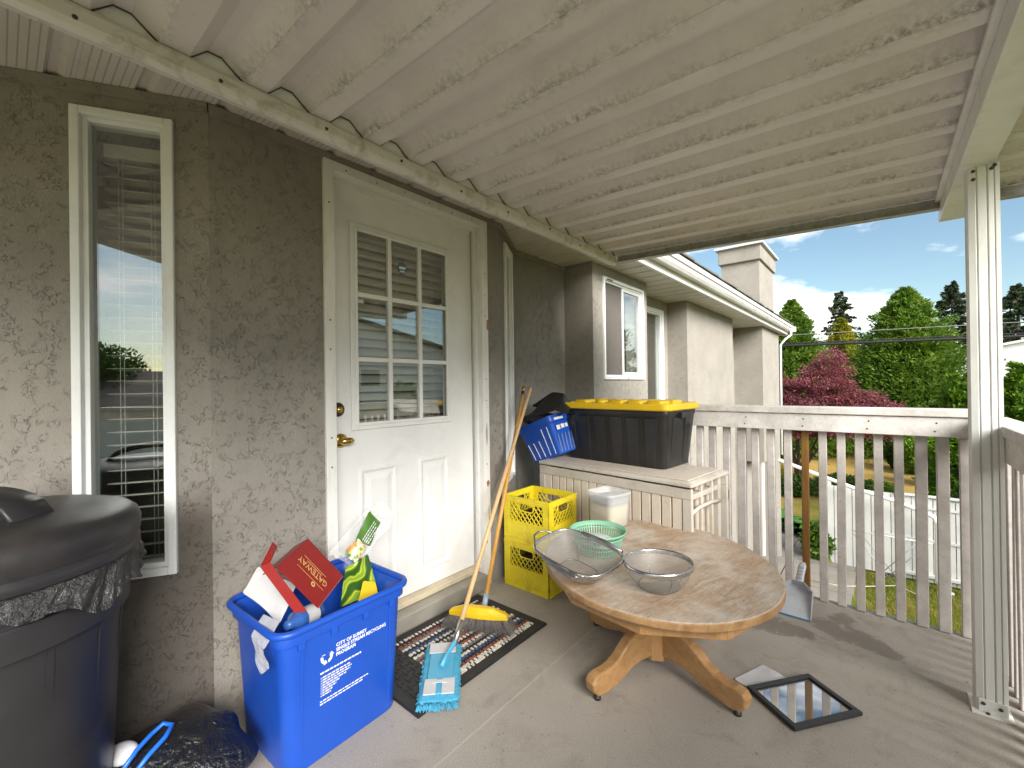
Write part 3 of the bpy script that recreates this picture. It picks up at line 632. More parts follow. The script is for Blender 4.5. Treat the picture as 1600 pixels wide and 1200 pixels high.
fl = MB(); fl.box((.214, Y0+.02, 2.078), (.2315, YE-.01, 2.094)); fl.build('beam_flange', M['alu_white'], beam)
pp = [(.258, 2.330), (.276, 2.326), (.280, 2.332), (.283, 2.326), (.303, 2.3255), (.3065, 2.332), (.310, 2.3255), (.322, 2.326), (.3245, 2.331), (.327, 2.326), (.338, 2.326), (.338, 2.40), (.258, 2.40), (.2545, 2.385), (.258, 2.375), (.258, 2.355), (.2545, 2.347)]
pm_ = MB().extrude(pp, .004, 2.0, 'Z'); post = pm_.build('post', M['alu_white'], pc)
MB().box((.244, 2.300, 0), (.350, 2.425, .005)).build('base_flange', M['alu_white'], post)
MB().box((.262, 2.320, .005), (.338, 2.326, .05)).build('base_bracket', M['alu_white'], post, bev=.002)
bo = MB(Matrix.Rotation(R_(90), 4, 'X')); bo.lathe([(0, .0045), (.004, .004), (.006, .002), (.006, 0)], 10); bom = bo.mesh('bolt', M['dark_metal'])
for x, z in ((.272, 1.985), (.272, 1.955), (.318, 1.982), (.326, 1.992), (.275, .035), (.318, .03)): inst('bolt', bom, post, (x, 2.325 if z > 1 else 2.319, z))
bo2 = MB(); bo2.lathe([(0, .0055), (.004, .005), (.006, .003), (.006, 0)], 10); inst('bolt', bo2.mesh('bolt', M['dark_metal']), post, (.285, 2.31, .005))

# ================================================================== RAILINGS
rl = thing('front_railing', 'weathered white wooden railing with flat balusters across the far deck edge', 'railing', (-.5, 2.93, 0))
MB().box((-2.13, 2.885, 1.042), (.337, 2.985, 1.080)).build('cap_rail', M['rail'], rl, bev=.004)
MB().box((-2.13, 2.895, .946), (.337, 2.933, 1.0385)).build('side_board', M['rail'], rl, bev=.003)
bmesh_ = [MB().box((-.019-.003*k, -.019, .0), (.019+.004*k, .019, 1.04)).mesh('baluster', M['baluster']) for k in range(2)]
cm = MB().box((-.017, -.019, .0), (.017, .019, 1.04)).mesh('baluster', M['cedar'])
rr = random.Random(2)
for k in range(-13, 8):
    x = -.2495+.0793*k if k >= 0 else -.2495+.0815*k
    o = inst('baluster', cm if k == -1 else bmesh_[1 if k in (5, 6, 7, -5) else 0], rl, (x, 2.9545, .003), (rr.uniform(-.004, .004), rr.uniform(-.006, .006), rr.uniform(-.03, .03)))
    bevel(o, .003, 2)
    if k == -1: o['label'] = 'reddish brown replacement baluster'
sc2 = MB().ball((0, 0, 0), (.004, .0015, .004), 4).mesh('screw', M['dark_metal'])
for x in (-.33, -.05, -.62, .2):
    for z in (.972, 1.012): inst('screw', sc2, rl, (x+rr.uniform(-.005, .005), 2.8945, z))
r2 = thing('side_railing', 'weathered white wooden railing running past the grooved post', 'railing', (.37, 1.2, 0))
MB().box((.330, -3.1, 1.012), (.430, 2.3235, 1.050)).build('cap_rail', M['rail'], r2, bev=.004)
MB().box((.340, -3.1, .918), (.3775, 2.90, 1.009)).build('side_board', M['rail'], r2, bev=.003)
MB().box((.340, 2.3245, 1.012), (.430, 2.88, 1.050)).build('cap_rail', M['rail'], r2, bev=.004)
for k in range(38):
    y = 2.84-.0815*k
    o = inst('baluster', bmesh_[0], r2, (.400, y, .003), (rr.uniform(-.006, .006), rr.uniform(-.004, .004), rr.uniform(-.03, .03)), (1, 1, .965)); bevel(o, .003, 2)
# ================================================================== THINGS ON THE DECK
def xform(loc, rz=0, rx=0, ry=0): return Matrix.Translation(loc) @ Euler((rx, ry, rz), 'XYZ').to_matrix().to_4x4()
# ---- black rubbish can
cx, cy = -1.65, -.042
tcn = thing('trash_can', 'large dark grey plastic rubbish can with domed lid by the tall window', 'trash can', (cx, cy, 0))
def sring(r, z, n=40, k=1.0): return [(cx+r*math.cos(2*PI*j/n), cy+r*math.sin(2*PI*j/n)*k, z) for j in range(n)]
b = MB(); b.loft([sring(.215, 0), sring(.22, .01), sring(.262, 0.638), sring(.264, 0.653), sring(.280, 0.658), sring(.283, 0.728), sring(.276, 0.733), sring(.280, 0.740), sring(.286, 0.798), sring(.272, 0.800), sring(.262, 0.658), sring(.235, .03)], cap0=True, cap1=True)
body = b.build('body', M['bin_grey'], tcn); bevel(body, .003)
for k in range(14):
    a = 2*PI*k/14; q = MB(); q.bar((cx+.222*math.cos(a), cy+.222*math.sin(a), .03), (cx+.262*math.cos(a), cy+.262*math.sin(a), .66), .012, .006, up=(math.cos(a), math.sin(a), .05)); q.build('rib', M['bin_grey'], body)
l = MB(); l.loft([sring(.300, 0.800), sring(.304, 0.804), sring(.304, 0.823), sring(.299, 0.828), sring(.298, 0.833), sring(.304, 0.840), sring(.306, 0.873), sring(.300, 0.892), sring(.284, 0.906), sring(.25, 0.916), sring(.19, 0.923), sring(.12, 0.927), sring(.001, 0.928)], cap0=True)
lid = l.build('lid', M['bin_grey'], tcn)
h = MB(); rings = []
for k in range(13):
    u = k/12; d = -.15+.30*u; z = .922+.062*math.sin(PI*u)**.5; ha = R_(40); ux_, uy_ = math.cos(ha), math.sin(ha)
    P_ = lambda w, zz: (cx+ux_*d-uy_*w, cy+uy_*d+ux_*w, zz)
    rings.append([P_(-.05, z-.012), P_(-.043, z+.004), P_(.043, z+.004), P_(.05, z-.012), P_(.038, z-.016), P_(-.038, z-.016)])
h.loft(rings, cap0=True, cap1=True); hd = h.build('handle', M['bin_grey'], lid)
# liner hanging out under the lid
ln = MB(); rg = random.Random(4); n = 60; rings = []
prof = [(.289, .800), (.296, .788), (.297, .773), (.299, .753), (.303, .728), (.309, .708)]
for j_, (r, z) in enumerate(prof):
    ring = []
    for k in range(n):
        a = R_(2+100*k/(n-1)); drop = (.12+.88*math.sin(PI*min(1, k/(n-1)*1.15))**.7*(.8+.2*math.sin(k*.35))) if j_ > 1 else 1
        w = .0065*math.sin(k*1.7+j_*2.1)*(j_/5)+.004*math.sin(k*.6+j_)
        zz = .800-(.800-z)*(drop*1.15 if j_ > 1 else 1)
        ring.append((cx+(r+w)*math.cos(a), cy+(r+w)*math.sin(a), zz))
    rings.append(ring)
ln.loft(rings, closed=False); lo = ln.build('bin_liner', M['liner']); tag(lo, 'crumpled shiny black liner sticking out under the rubbish can lid', 'bin liner')
sd = lo.modifiers.new('s', 'SOLIDIFY'); sd.thickness = .0012
sb = lo.modifiers.new('ss', 'SUBSURF'); sb.levels = 1; sb.render_levels = 2

# ---- tied black rubbish bag on the floor
def lumpy(name, c, r, mat, seed, amp=.16, parent=None, label=None, cat=None, zmin=0.002, n=28, fold=9, power=1.0):
    rg = random.Random(seed); ph = [(rg.uniform(2, fold), rg.uniform(0, 6), rg.uniform(2, 5)) for _ in range(9)]
    m = MB(); rings = []
    for i in range(n+1):
        th = PI*i/n; ring = []
        for j in range(2*n):
            a = 2*PI*j/(2*n); k = 1+amp*sum(math.sin(f*a+p+g*th) for f, p, g in ph)/5*math.sin(th)
            x, y, z = math.sin(th)*math.cos(a)*k, math.sin(th)*math.sin(a)*k, -math.cos(th)*(1+amp*.4*math.sin(ph[0][0]*a)*math.sin(th))
            ring.append((c[0]+r[0]*x, c[1]+r[1]*y, max(zmin, c[2]+r[2]*z)))
        rings.append(ring)
    m.loft(rings); o = m.build(name, mat, parent, base=None if parent is not None else (c[0], c[1], 0))
    if label: tag(o, label, cat)
    return o
gb = thing('garbage_bag', 'full black rubbish bag with blue drawstring between the grey can and blue bin', 'garbage bag', (-1.62, .32, 0))
lumpy('bag_body', (-1.60, .33, .105), (.20, .19, .115), M['black_bag'], 11, .14, gb)
lumpy('bag_neck', (-1.70, .19, .15), (.07, .08, .055), M['black_bag'], 12, .35, gb)
ds = MB(); ds.tube([(-1.53, .225, .195), (-1.545, .26, .218), (-1.565, .30, .232), (-1.60, .325, .235), (-1.635, .31, .232), (-1.61, .275, .230), (-1.585, .24, .222), (-1.56, .205, .20)], .0065, 8); ds.build('drawstring', pm('drawstring_blue', (.02, .16, .7), .35), gb)
wo_ = link('plastic_scrap', MB(xform((-1.615, .215, .215), .6, .3)).ball((0, 0, 0), (.042, .032, .02), 8).mesh('plastic_scrap', M['print_white'])); tag(wo_, 'small white plastic scrap lying on the black rubbish bag', 'plastic scrap')

# ---- blue recycling bin
BW, BD, BH = .40, .485, .485; bc = Vector((-1.590, .770, 0)); brz = R_(2.5)
rb = thing('recycling_bin', 'tall bright blue recycling bin with white printed notice beside the door', 'recycling bin', bc)
MBn = xform(bc, brz)
def br(w, d, z, r=.045): return rrect(w, d, r, 6, z=z)
b = MB(MBn); tk = .006
b.loft([br(BW-.07, BD-.07, 0), br(BW-.066, BD-.066, .008), br(BW-.03, BD-.03, .415), br(BW-.028, BD-.028, .42), br(BW-.006, BD-.006, .424), br(BW-.004, BD-.004, .462, .05), br(BW-.01-2*tk, BD-.01-2*tk, .462, .045), br(BW-.03-2*tk, BD-.03-2*tk, .42), br(BW-.07-2*tk, BD-.07-2*tk, .008)], cap0=True, cap1=True)
bd = b.build('body', M['blue_plastic'], rb); bevel(bd, .002)
rm = MB(MBn); k = 44
ring0 = [Vector(p) for p in rrect(BW+.008, BD+.008, .055, 8, z=.468)]
rm.tube(ring0, .0115, 8, closed=True); rm.build('rim', M['blue_plastic'], rb)
for y in (-.17, -.06, .06, .17):
    MB(MBn).box((BW/2-.016, y-.011, .40), (BW/2-.004, y+.011, .425)).build('rim_rib', M['blue_plastic'], bd, bev=.002)
for y in (-.165, .165):
    q = MB(MBn); q.hexa([(.164, y-.004, .02), (.1685, y-.004, .02), (.1685, y+.004, .02), (.164, y+.004, .02)], [(.184, y-.004, .40), (.1885, y-.004, .40), (.1885, y+.004, .40), (.184, y+.004, .40)]); q.build('side_rib', M['blue_plastic'], bd, bev=.0015)
# printed notice on the +x face: local face plane x = .165+z*.0427
tilt = math.atan((.03-.0)/2/.415*1.0*1.28)
def face_M(y, z):
    x = (BW-.066)/2+(z-.008)/(.407)*.018+.0009
    return MBn @ Matrix.Translation((x, y, z)) @ Matrix.Rotation(R_(90), 4, 'Z') @ Matrix.Rotation(R_(90)-math.atan(.018/.407)*-1*0-.044*-1*0, 4, 'X') @ Matrix.Rotation(-.0442, 4, 'X')
yl = -.060
for tx, z, sz in (('CITY OF SURREY', .350, .0155), ('SINGLE STREAM RECYCLING', .334, .0155), ('PROGRAM', .318, .0155)):
    text_mb(tx, sz, face_M(yl+.010, z), bold=.0004).build('lettering', M['print_white'], rb)
rg = random.Random(6)
def fineprint(y0, y1, z, h=.0036):
    q = MB(); y = y0
    while y < y1:
        w = rg.uniform(.006, .016); Mq = face_M(y, z); q.M = Mq; q.box((0, 0, -.0002), (min(w, y1-y), h, .0002)); y += w+.003
    q.build('fine_print', M['print_white'], rb)
fineprint(-.105, .045, .283, .005)
for k, w in enumerate((.10, .105, .10, .085, .06, .05, .035, .03)):
    q = MB(face_M(-.103, .268-.0085*k)); q.box((0, 0, -.0002), (.003, .003, .0002)); q.build('bullet', M['print_white'], rb); fineprint(-.097, -.097+w, .268-.0085*k)
fineprint(-.105, .075, .190); fineprint(-.105, .052, .181)
# recycling emblem: three bent arrows
em = MB(); em.M = face_M(-.083, .333)
for k in range(3):
    a0 = R_(90+120*k-48); r0, r1 = .0125, .0215
    arc = [R_(90+120*k-46+76*t/6) for t in range(7)]
    vs = [(r1*math.cos(a), r1*math.sin(a), 0) for a in arc]+[(r0*math.cos(a), r0*math.sin(a), 0) for a in arc]
    em.add(vs, [(i, i+1, 8+i, 7+i) for i in range(6)])
    a = arc[-1]; rmid = (r0+r1)/2; t_ = Vector((-math.sin(a), math.cos(a), 0)); p = Vector((rmid*math.cos(a), rmid*math.sin(a), 0)); nr = Vector((math.cos(a), math.sin(a), 0))
    em.add([p+nr*.0085, p-nr*.0085, p+t_*.011], [(0, 2, 1)])
em.build('emblem', M['print_white'], rb)

# ---- things in the bin
ro = thing('red_box', 'open red card gift box with gold lettering in the blue bin', 'box', (-1.56, .72, .42))
T_, Lf = Vector((-1.625, .738, .660)), Vector((-1.50, .580, .640)); vv = Vector((.030, .118, -.168)); Bb, Rr = Lf+vv, T_+vv
# main panel as a quad slab: corners T, R', B', L
nrm = (Rr-T_).cross(Lf-T_).normalized()
if nrm.x < 0: nrm = -nrm
def slab(q, pts, n, th, mat=0): q.hexa([p for p in pts], [p+n*th for p in pts], mat)
q = MB(); slab(q, [T_, Rr, Bb, Lf], -nrm, .003); q.build('front_panel', M['red_card'], ro, bev=.001)
dp = -nrm*.055
q = MB(); slab(q, [Rr, Bb, Bb+dp, Rr+dp], (Rr-T_).normalized(), .003); q.build('side_panel', M['red_card_in'], ro)
q = MB(); slab(q, [T_, Rr, Rr+dp, T_+dp], (T_-Lf).normalized(), .003); q.build('side_panel', M['red_card'], ro)
q = MB(); slab(q, [T_, Lf, Lf+dp, T_+dp], (T_-Rr).normalized(), .003); q.build('side_panel', M['red_card'], ro)
q = MB(); F4 = [Vector(p) for p in ((-1.49, .527, .662), (-1.49, .556, .668), (-1.445, .650, .489), (-1.445, .621, .480))]; slab(q, F4, (F4[1]-F4[0]).cross(F4[3]-F4[0]).normalized(), .004); fl_ = q.build('lid_flap', M['red_card'], ro, bev=.0015)
q = MB(); F5 = [Vector(p) for p in ((-1.494, .530, .664), (-1.545, .585, .712), (-1.552, .602, .690), (-1.494, .556, .664))]; slab(q, F5, Vector((1, 0, 0)), .003); q.build('tuck_flap', M['red_card'], fl_)
ux = (T_-Rr).normalized(); uy = (Lf-T_).normalized()
# lettering runs upside down across the panel
cen = (T_+Rr+Bb+Lf)/4+nrm*.0012
lx = (T_-Rr).normalized(); ly = nrm.cross(lx).normalized()
ML_ = Matrix(((lx.x, ly.x, nrm.x, cen.x), (lx.y, ly.y, nrm.y, cen.y), (lx.z, ly.z, nrm.z, cen.z), (0, 0, 0, 1)))
text_mb('GATEWAY', .032, ML_ @ Matrix.Translation((0, -.012, 0)), 'CENTER').build('lettering', M['gold'], ro)
q = MB(ML_); q.box((-.07, .026, 0), (.07, .0275, .0004)); q.box((-.06, -.028, 0), (.06, -.0265, .0004)); q.box((-.04, -.0195, 0), (.04, -.017, .0004)); q.build('gold_rule', M['gold'], ro)
q = MB(ML_ @ Matrix.Translation((-.02, .04, .0004))); q.lathe([(.004, 0), (.010, 0)], 16, smooth=False); q.build('gold_emblem', M['gold'], ro)
# crumpled sheet helper
def crumple(name, P00, P10, P11, P01, mat, seed, amp=.012, n=12, parent=None, th=.0008, sub=1):
    rg = random.Random(seed); P = [Vector(p) for p in (P00, P10, P11, P01)]; nr = (P[1]-P[0]).cross(P[3]-P[0]).normalized(); ph = [(rg.uniform(1.5, 7), rg.uniform(1.5, 7), rg.uniform(0, 6), rg.uniform(.3, 1)) for _ in range(6)]
    m = MB(); vs = []
    for i in range(n+1):
        for j in range(n+1):
            u, v = i/n, j/n; p = P[0].lerp(P[1], u).lerp(P[3].lerp(P[2], u), v); d = sum(w*math.sin(a*u+b_*v+c) for a, b_, c, w in ph)/2+rg.uniform(-.35, .35)
            vs.append(p+nr*amp*d+(P[1]-P[0]).normalized()*amp*.4*rg.uniform(-1, 1))
    m.add(vs, [(i*(n+1)+j, (i+1)*(n+1)+j, (i+1)*(n+1)+j+1, i*(n+1)+j+1) for i in range(n) for j in range(n)], smooth=True)
    o = m.build(name, mat, parent, base=None if parent is not None else tuple(P[0]))
    s_ = o.modifiers.new('s', 'SOLIDIFY'); s_.thickness = th
    if sub: q_ = o.modifiers.new('ss', 'SUBSURF'); q_.levels = 0; q_.render_levels = 1
    return o
o = crumple('paper_bag', (-1.70, .545, .515), (-1.69, .585, .595), (-1.535, .665, .545), (-1.50, .585, .452), M['paper'], 21, .008, 7)
q = crumple('bag_fold', (-1.69, .585, .595), (-1.74, .63, .56), (-1.62, .72, .50), (-1.535, .665, .545), M['paper'], 22, .006, 5, o); tag(o, 'crumpled white paper bag at the left corner of the blue bin', 'paper bag')
wb = thing('wrapper_strip', 'torn white plastic wrapper hanging over the rim of the blue bin', 'wrapper', (-1.47, .53, .46))
crumple('film', (-1.515, .545, .500), (-1.425, .56, .497), (-1.440, .515, .425), (-1.530, .510, .435), M['milky_film'], 23, .005, 8, wb)
crumple('film', (-1.530, .510, .435), (-1.440, .515, .425), (-1.400, .518, .385), (-1.455, .512, .345), M['milky_film'], 24, .005, 8, wb)
cb_ = MB(xform((-1.475, .655, .455), .5, R_(78), 0)); cb_.lathe([(0, -.07), (.03, -.07), (.033, -.065), (.033, .04), (.03, .05), (.014, .07), (.014, .085), (0, .085)], 20); 
bt = cb_.build('bottle', pm('blue_bottle', (.03, .10, .34), .25, .1), base=(-1.475, .655, .455)); tag(bt, 'small blue bottle under the white paper in the blue bin', 'bottle')
lb = MB(xform((-1.475, .655, .455), .5, R_(78), 0)); lb.lathe([(.0335, -.04), (.0335, .02)], 20); lb.build('label', M['paper'], bt)
vb = thing('vegetable_bag', 'clear plastic food bag with green printed label sticking out of the blue bin', 'food bag', (-1.66, .95, .47))
crumple('film', (-1.70, .85, .55), (-1.71, 1.03, .70), (-1.70, 1.14, .60), (-1.66, .95, .47), M['clear_film'], 31, .014, 12, vb)
crumple('film', (-1.70, 1.00, .68), (-1.69, 1.10, .72), (-1.69, 1.17, .62), (-1.68, 1.08, .56), M['clear_film'], 33, .014, 10, vb)
crumple('green_label', (-1.672, .955, .585), (-1.682, 1.025, .692), (-1.672, 1.075, .630), (-1.660, 1.01, .545), M['green_print'], 32, .006, 7, vb)
crumple('picture_label', (-1.655, .895, .560), (-1.667, .965, .592), (-1.650, .995, .545), (-1.640, .930, .505), M['veg_print'], 34, .006, 7, vb)
Mg = Matrix.Translation((-1.655, 1.005, .598)) @ Matrix.Rotation(R_(90), 4, 'Z') @ Matrix.Rotation(R_(90), 4, 'X') @ Matrix.Rotation(R_(48), 4, 'Z')
q = MB(); rg = random.Random(9)
for k in range(4):
    x = -.03
    while x < .045: w = rg.uniform(.006, .014); q.M = Mg @ Matrix.Translation((x, .012-.011*k, .004)); q.box((0, 0, 0), (w, .0035, .0003)); x += w+.003
q.build('label_print', M['print_white'], vb)
o = crumple('snack_packet', (-1.62, .855, .36), (-1.62, .885, .515), (-1.61, .98, .535), (-1.58, 1.0, .37), M['chip_print'], 41, .013, 9); tag(o, 'green and yellow snack packet standing in the blue bin', 'snack packet')
o = crumple('yellow_card', (-1.545, .885, .38), (-1.55, .915, .468), (-1.555, .975, .44), (-1.535, .975, .38), M['yellow_card'], 42, .003, 4); tag(o, 'small yellow card in the right of the blue bin', 'card')

# ---- door mat with rag rows
mt = thing('door_mat', 'black rubber door mat with woven multicoloured rag rows before the door', 'door mat', (-1.56, 1.4, 0))
mx0, mx1, my0, my1 = -1.800, -1.305, .985, 1.795
rub = pm('black_rubber', (.02, .02, .021), .6, .2, 20, .2, 120, .001)
MB().box((mx0, my0, .002), (mx1, my1, .009)).build('backing', rub, mt, bev=.002)
fb = MB(); frame_rect(fb, None, mx0, mx1, 0, 0, 0, 0, 0) if False else None
q = MB()
for a, c_ in (((mx0+.004, my0+.004), (mx1-.004, my0+.045)), ((mx0+.004, my1-.045), (mx1-.004, my1-.004)), ((mx0+.004, my0+.045), (mx0+.045, my1-.045)), ((mx1-.045, my0+.045), (mx1-.004, my1-.045))): q.box((*a, .0092), (*c_, .013))
q.build('border', rub, mt, bev=.002)
rg = random.Random(14); rowcols = ['cream', 'black', 'rust', 'grey', 'cream', 'black', 'blue', 'cream', 'black', 'cream', 'grey', 'rust', 'cream', 'black', 'rust', 'cream', 'grey', 'black', 'cream', 'blue', 'black', 'rust', 'cream', 'cream']
cols = {'cream': (.62, .58, .50), 'black': (.02, .02, .022), 'rust': (.26, .07, .045), 'grey': (.16, .15, .145), 'blue': (.05, .09, .22)}
rmats = {k: pm('rag_'+k, v, .95, .3, 40, .5, 200, .002) for k, v in cols.items()}
nr_ = len(rowcols); rw = (mx1-mx0-.10)/nr_
for i, cn in enumerate(rowcols):
    x = mx0+.05+rw*(i+.5); q = MB(); ys = my0+.20 if i < 20 else my0+.2; y = ys; ye = my1-.06
    seg = .011; k = 0
    while y < ye:
        col2 = (k+i) % 2; zt = .0105+(.0045 if col2 else .0015); w2 = rw*.46
        q.box((x-w2, y, .009), (x+w2, y+seg*.86, zt), 0 if (col2 or cn in ('black', 'grey')) else (1 if (i*7+k//2) % 5 < 3 else 0)); y += seg; k += 1
    q.build('rag_row', [rmats[cn], rmats['black']], mt)
tr = MB()
for i in range(9):
    for j in range(7):
        x = mx0+.06+i*.044; y = my0+.055+j*.02
        if (i+j) % 2: tr.box((x, y, .009), (x+.036, y+.007, .0125))
        else: tr.box((x+.014, y-.006, .009), (x+.021, y+.016, .0125))
tr.build('tread', rub, mt)

# ---- mop
mp = thing('flat_mop', 'light blue flat mop with white pockets and pale wooden handle leaning by the door', 'mop', (-1.42, 1.19, .013))
hc = Vector((-1.42, 1.193, .030)); ax_ = Vector((-.265, -.258*-1, 0)); 
ld = (Vector((-1.552, 1.32, 0))-Vector((-1.29, 1.066, 0))).normalized(); wd = Vector((-ld.y, ld.x, 0)) * -1
MM = Matrix(((ld.x, wd.x, 0, hc.x), (ld.y, wd.y, 0, hc.y), (0, 0, 1, hc.z), (0, 0, 0, 1)))
mblue = pm('mop_microfibre', (.07, .36, .55), .95, .2, 60, .6, 180, .003); mb2 = pm('mop_plastic_blue', (.08, .38, .58), .4, .1)
q = MB(MM); q.loft([rrect(.37, .150, .02, 4, z=-.013), rrect(.375, .155, .02, 4, z=-.002), rrect(.36, .14, .02, 4, z=.004)], cap0=True, cap1=True); pad = q.build('pad', mblue, mp)
q = MB(MM); q.box((-.155, -.052, .0045), (.155, .052, .012)); q.build('plate', mb2, mp, bev=.004)
for x0, x1 in ((.095, .17), (-.165, -.075)):
    if x0 > 0: q = MB(MM); q.box((x0, -.058, .0125), (x1, .058, .016)); q.build('pocket', M['paper'], pad, bev=.003)
    else:
        for y0, y1 in ((-.060, -.012), (.010, .060)): q = MB(MM); q.box((x0, y0, .0125), (x1, y1, .017)); q.build('pocket', M['paper'], pad, bev=.004)
q = MB(MM); q.box((-.105, -.03, .0175), (-.088, .03, .0195)); q.build('strap', M['paper'], pad)
rg = random.Random(17); q = MB(MM)
for k in range(250):
    side = k % 2; 
    if k < 120: x, y, dx_, dy_ = -.185+.0*rg.random(), rg.uniform(-.075, .075), -rg.uniform(.012, .032), rg.uniform(-.006, .006)
    elif k < 160: x, y, dx_, dy_ = .185, rg.uniform(-.075, .075), rg.uniform(.004, .012), rg.uniform(-.004, .004)
    else: x, y, dx_, dy_ = rg.uniform(-.18, .18), (.074 if side else -.074), rg.uniform(-.006, .006), (1 if side else -1)*rg.uniform(.004, .011)
    z = -.006+rg.uniform(-.004, .006); q.tube([(x, y, z), (x+dx_*.5, y+dy_*.5, z+.001), (x+dx_, y+dy_, z-.006)], .0022, 4, smooth=True)
q.build('fringe', mblue, pad)['kind'] = 'stuff'
j0 = hc+Vector((0, 0, .012)); top = Vector((-1.90, 2.45, 1.2)); base_h = Vector((-1.478, 1.335, .085))
dr = (top-base_h).normalized()
q = MB(); q.tube([j0, j0+Vector((-.015, .04, .022)), base_h-dr*.02, base_h+dr*.03], [.012, .008, .010, .011], 10); q.build('joint', mb2, mp)
q = MB(); q.tube([base_h-dr*.035, base_h+dr*.07], .0132, 12); q.build('ferrule', pm('mop_ferrule', (.5, .5, .5), .3, .1, metal=.9), mp)
q = MB(); q.tube([base_h+dr*.02, base_h.lerp(top, .5), top-dr*.01, top], [.0118, .0116, .0116, .009], 12); q.build('handle', M['pine'], mp)

# ---- broom
bm2 = thing('push_broom', 'broom with orange varnished handle, yellow block and grey bristles on the mat', 'broom', (-1.53, 1.53, .01))
e0, e1 = Vector((-1.665, 1.455, .085)), Vector((-1.39, 1.595, .085)); bl = (e1-e0).normalized(); bw_ = Vector((-bl.y, bl.x, 0)); bcn = (e0+e1)/2
q = MB(Matrix(((bl.x, bw_.x, 0, bcn.x), (bl.y, bw_.y, 0, bcn.y), (0, 0, 1, .085), (0, 0, 0, 1))))
q.loft([[(x, y*(.55+.45*math.cos(x/.155*1.25)), z) for x, y in [(-.15, -.02), (-.08, -.026), (0, -.028), (.08, -.026), (.15, -.02), (.15, .02), (.08, .026), (0, .028), (-.08, .026), (-.15, .02)]] for z in (-.004, .006, .016)]+[[(x*.9, y*.85, .026) for x, y in [(-.15, -.015), (-.08, -.026), (0, -.028), (.08, -.026), (.15, -.015), (.15, .015), (.08, .026), (0, .028), (-.08, .026), (-.15, .015)]]]+[[(x*.5, y*.6, .046) for x, y in [(-.15, -.015), (-.08, -.026), (0, -.028), (.08, -.026), (.15, -.015), (.15, .015), (.08, .026), (0, .028), (-.08, .026), (-.15, .015)]]], smooth=False, cap0=True, cap1=True); q.build('block', M['yellow_lid'], bm2, bev=.003)
rg = np.random.default_rng(3); nb = 11000; u = rg.uniform(-1, 1, nb); w = rg.uniform(-1, 1, nb)
bmax = np.array(bl); bmw = np.array(bw_)
rootp = np.array(bcn)+np.outer(u*.145, bmax)+np.outer(w*.022, bmw); rootp[:, 2] = .083
tip = np.array(bcn)+np.outer(u*.188+rg.normal(0, .006, nb), bmax)+np.outer(w*.052+rg.normal(0, .006, nb), bmw); tip[:, 2] = .014+rg.uniform(0, .03, nb)
sdv = rg.normal(0, 1, (nb, 3)); sdv /= np.linalg.norm(sdv, axis=1)[:, None]; sdv *= .0017
V = np.concatenate([rootp-sdv, rootp+sdv, tip], 0); Fq = np.stack([np.arange(nb), np.arange(nb)+nb, np.arange(nb)+2*nb], 1)
bo_ = link('bristles', arr_mesh('bristles', V-np.array(OFF[bm2.name]), Fq, pm('grey_bristle', (.15, .135, .125), .9, .35, 60)), bm2, OFF[bm2.name]); bo_['kind'] = 'stuff'
hb = Vector((-1.545, 1.585, .10)); ht = Vector((-1.905, 2.382, 1.212)); hdv = (ht-hb).normalized()
q = MB(); q.tube([hb, hb+hdv*.06], .014, 12); q.build('ferrule', pm('broom_ferrule', (.30, .38, .45), .4, .1), bm2)
q = MB(); q.tube([hb+hdv*.05, hb.lerp(ht, .5), ht], .0112, 12); hn = q.build('handle', M['broom_handle'], bm2)
for d0, d1, mm in ((.02, .038, 'brass'), (.048, .075, 'dark_metal'), (.53, .545, 'brass')):
    q = MB(); q.tube([ht-hdv*d1, ht-hdv*d0], .0122, 12); q.build('band', M[mm], hn)

# ---- yellow milk crates
def crate_meshes(W_, D_, H_):
    out = []; t = .008
    # each side built in the local frame: u along, z up, thickness inward
    def side(L):
        q = MB(); c = .045
        q.box((0, 0, 0), (c, t, H_)); q.box((L-c, 0, 0), (L, t, H_)); q.box((c, .002, 0), (L-c, t, .125)); q.box((c, 0, .238), (L-c, t, H_))
        q.box((c, -.001, .120), (L-c, t, .128)); q.box((-.001, -.003, H_-.028), (L+.001, 0, H_-.022)); q.box((-.001, -.003, H_-.012), (L+.001, 0, H_)); q.box((-.001, -.003, .025), (L+.001, 0, .031))
        hw, hz0, hz1 = .048, .198, .236; m = L/2
        # handle ring
        ring = rrect(2*hw+.012, hz1-hz0+.012, .020, 5); q.tube([(m+x, .004, (hz0+hz1)/2+y) for x, y, _ in ring], .004, 6, closed=True)
        # diagonal lattice clipped to the window
        zl, zh = .126, .240; sp_ = .033
        for sgn in (1, -1):
            k = -12
            while k < 26:
                # line: z = zl + sgn*1.25*(u-u0)
                u0 = c+k*sp_; pts = []
                n = 24
                run = []
                for i in range(n+1):
                    z = zl+(zh-zl)*i/n; u_ = u0+sgn*(z-zl)/1.25
                    ins = c <= u_ <= L-c and not (abs(u_-m) < hw+.004 and hz0-.004 < z < hz1+.006)
                    if ins: run.append((u_, .004, z))
                    if (not ins or i == n) and len(run) > 1: q.bar(run[0], run[-1], .0042, .006, up=(0, 1, 0)); 
                    if not ins: run = []
                k += 1
        return q
    return side
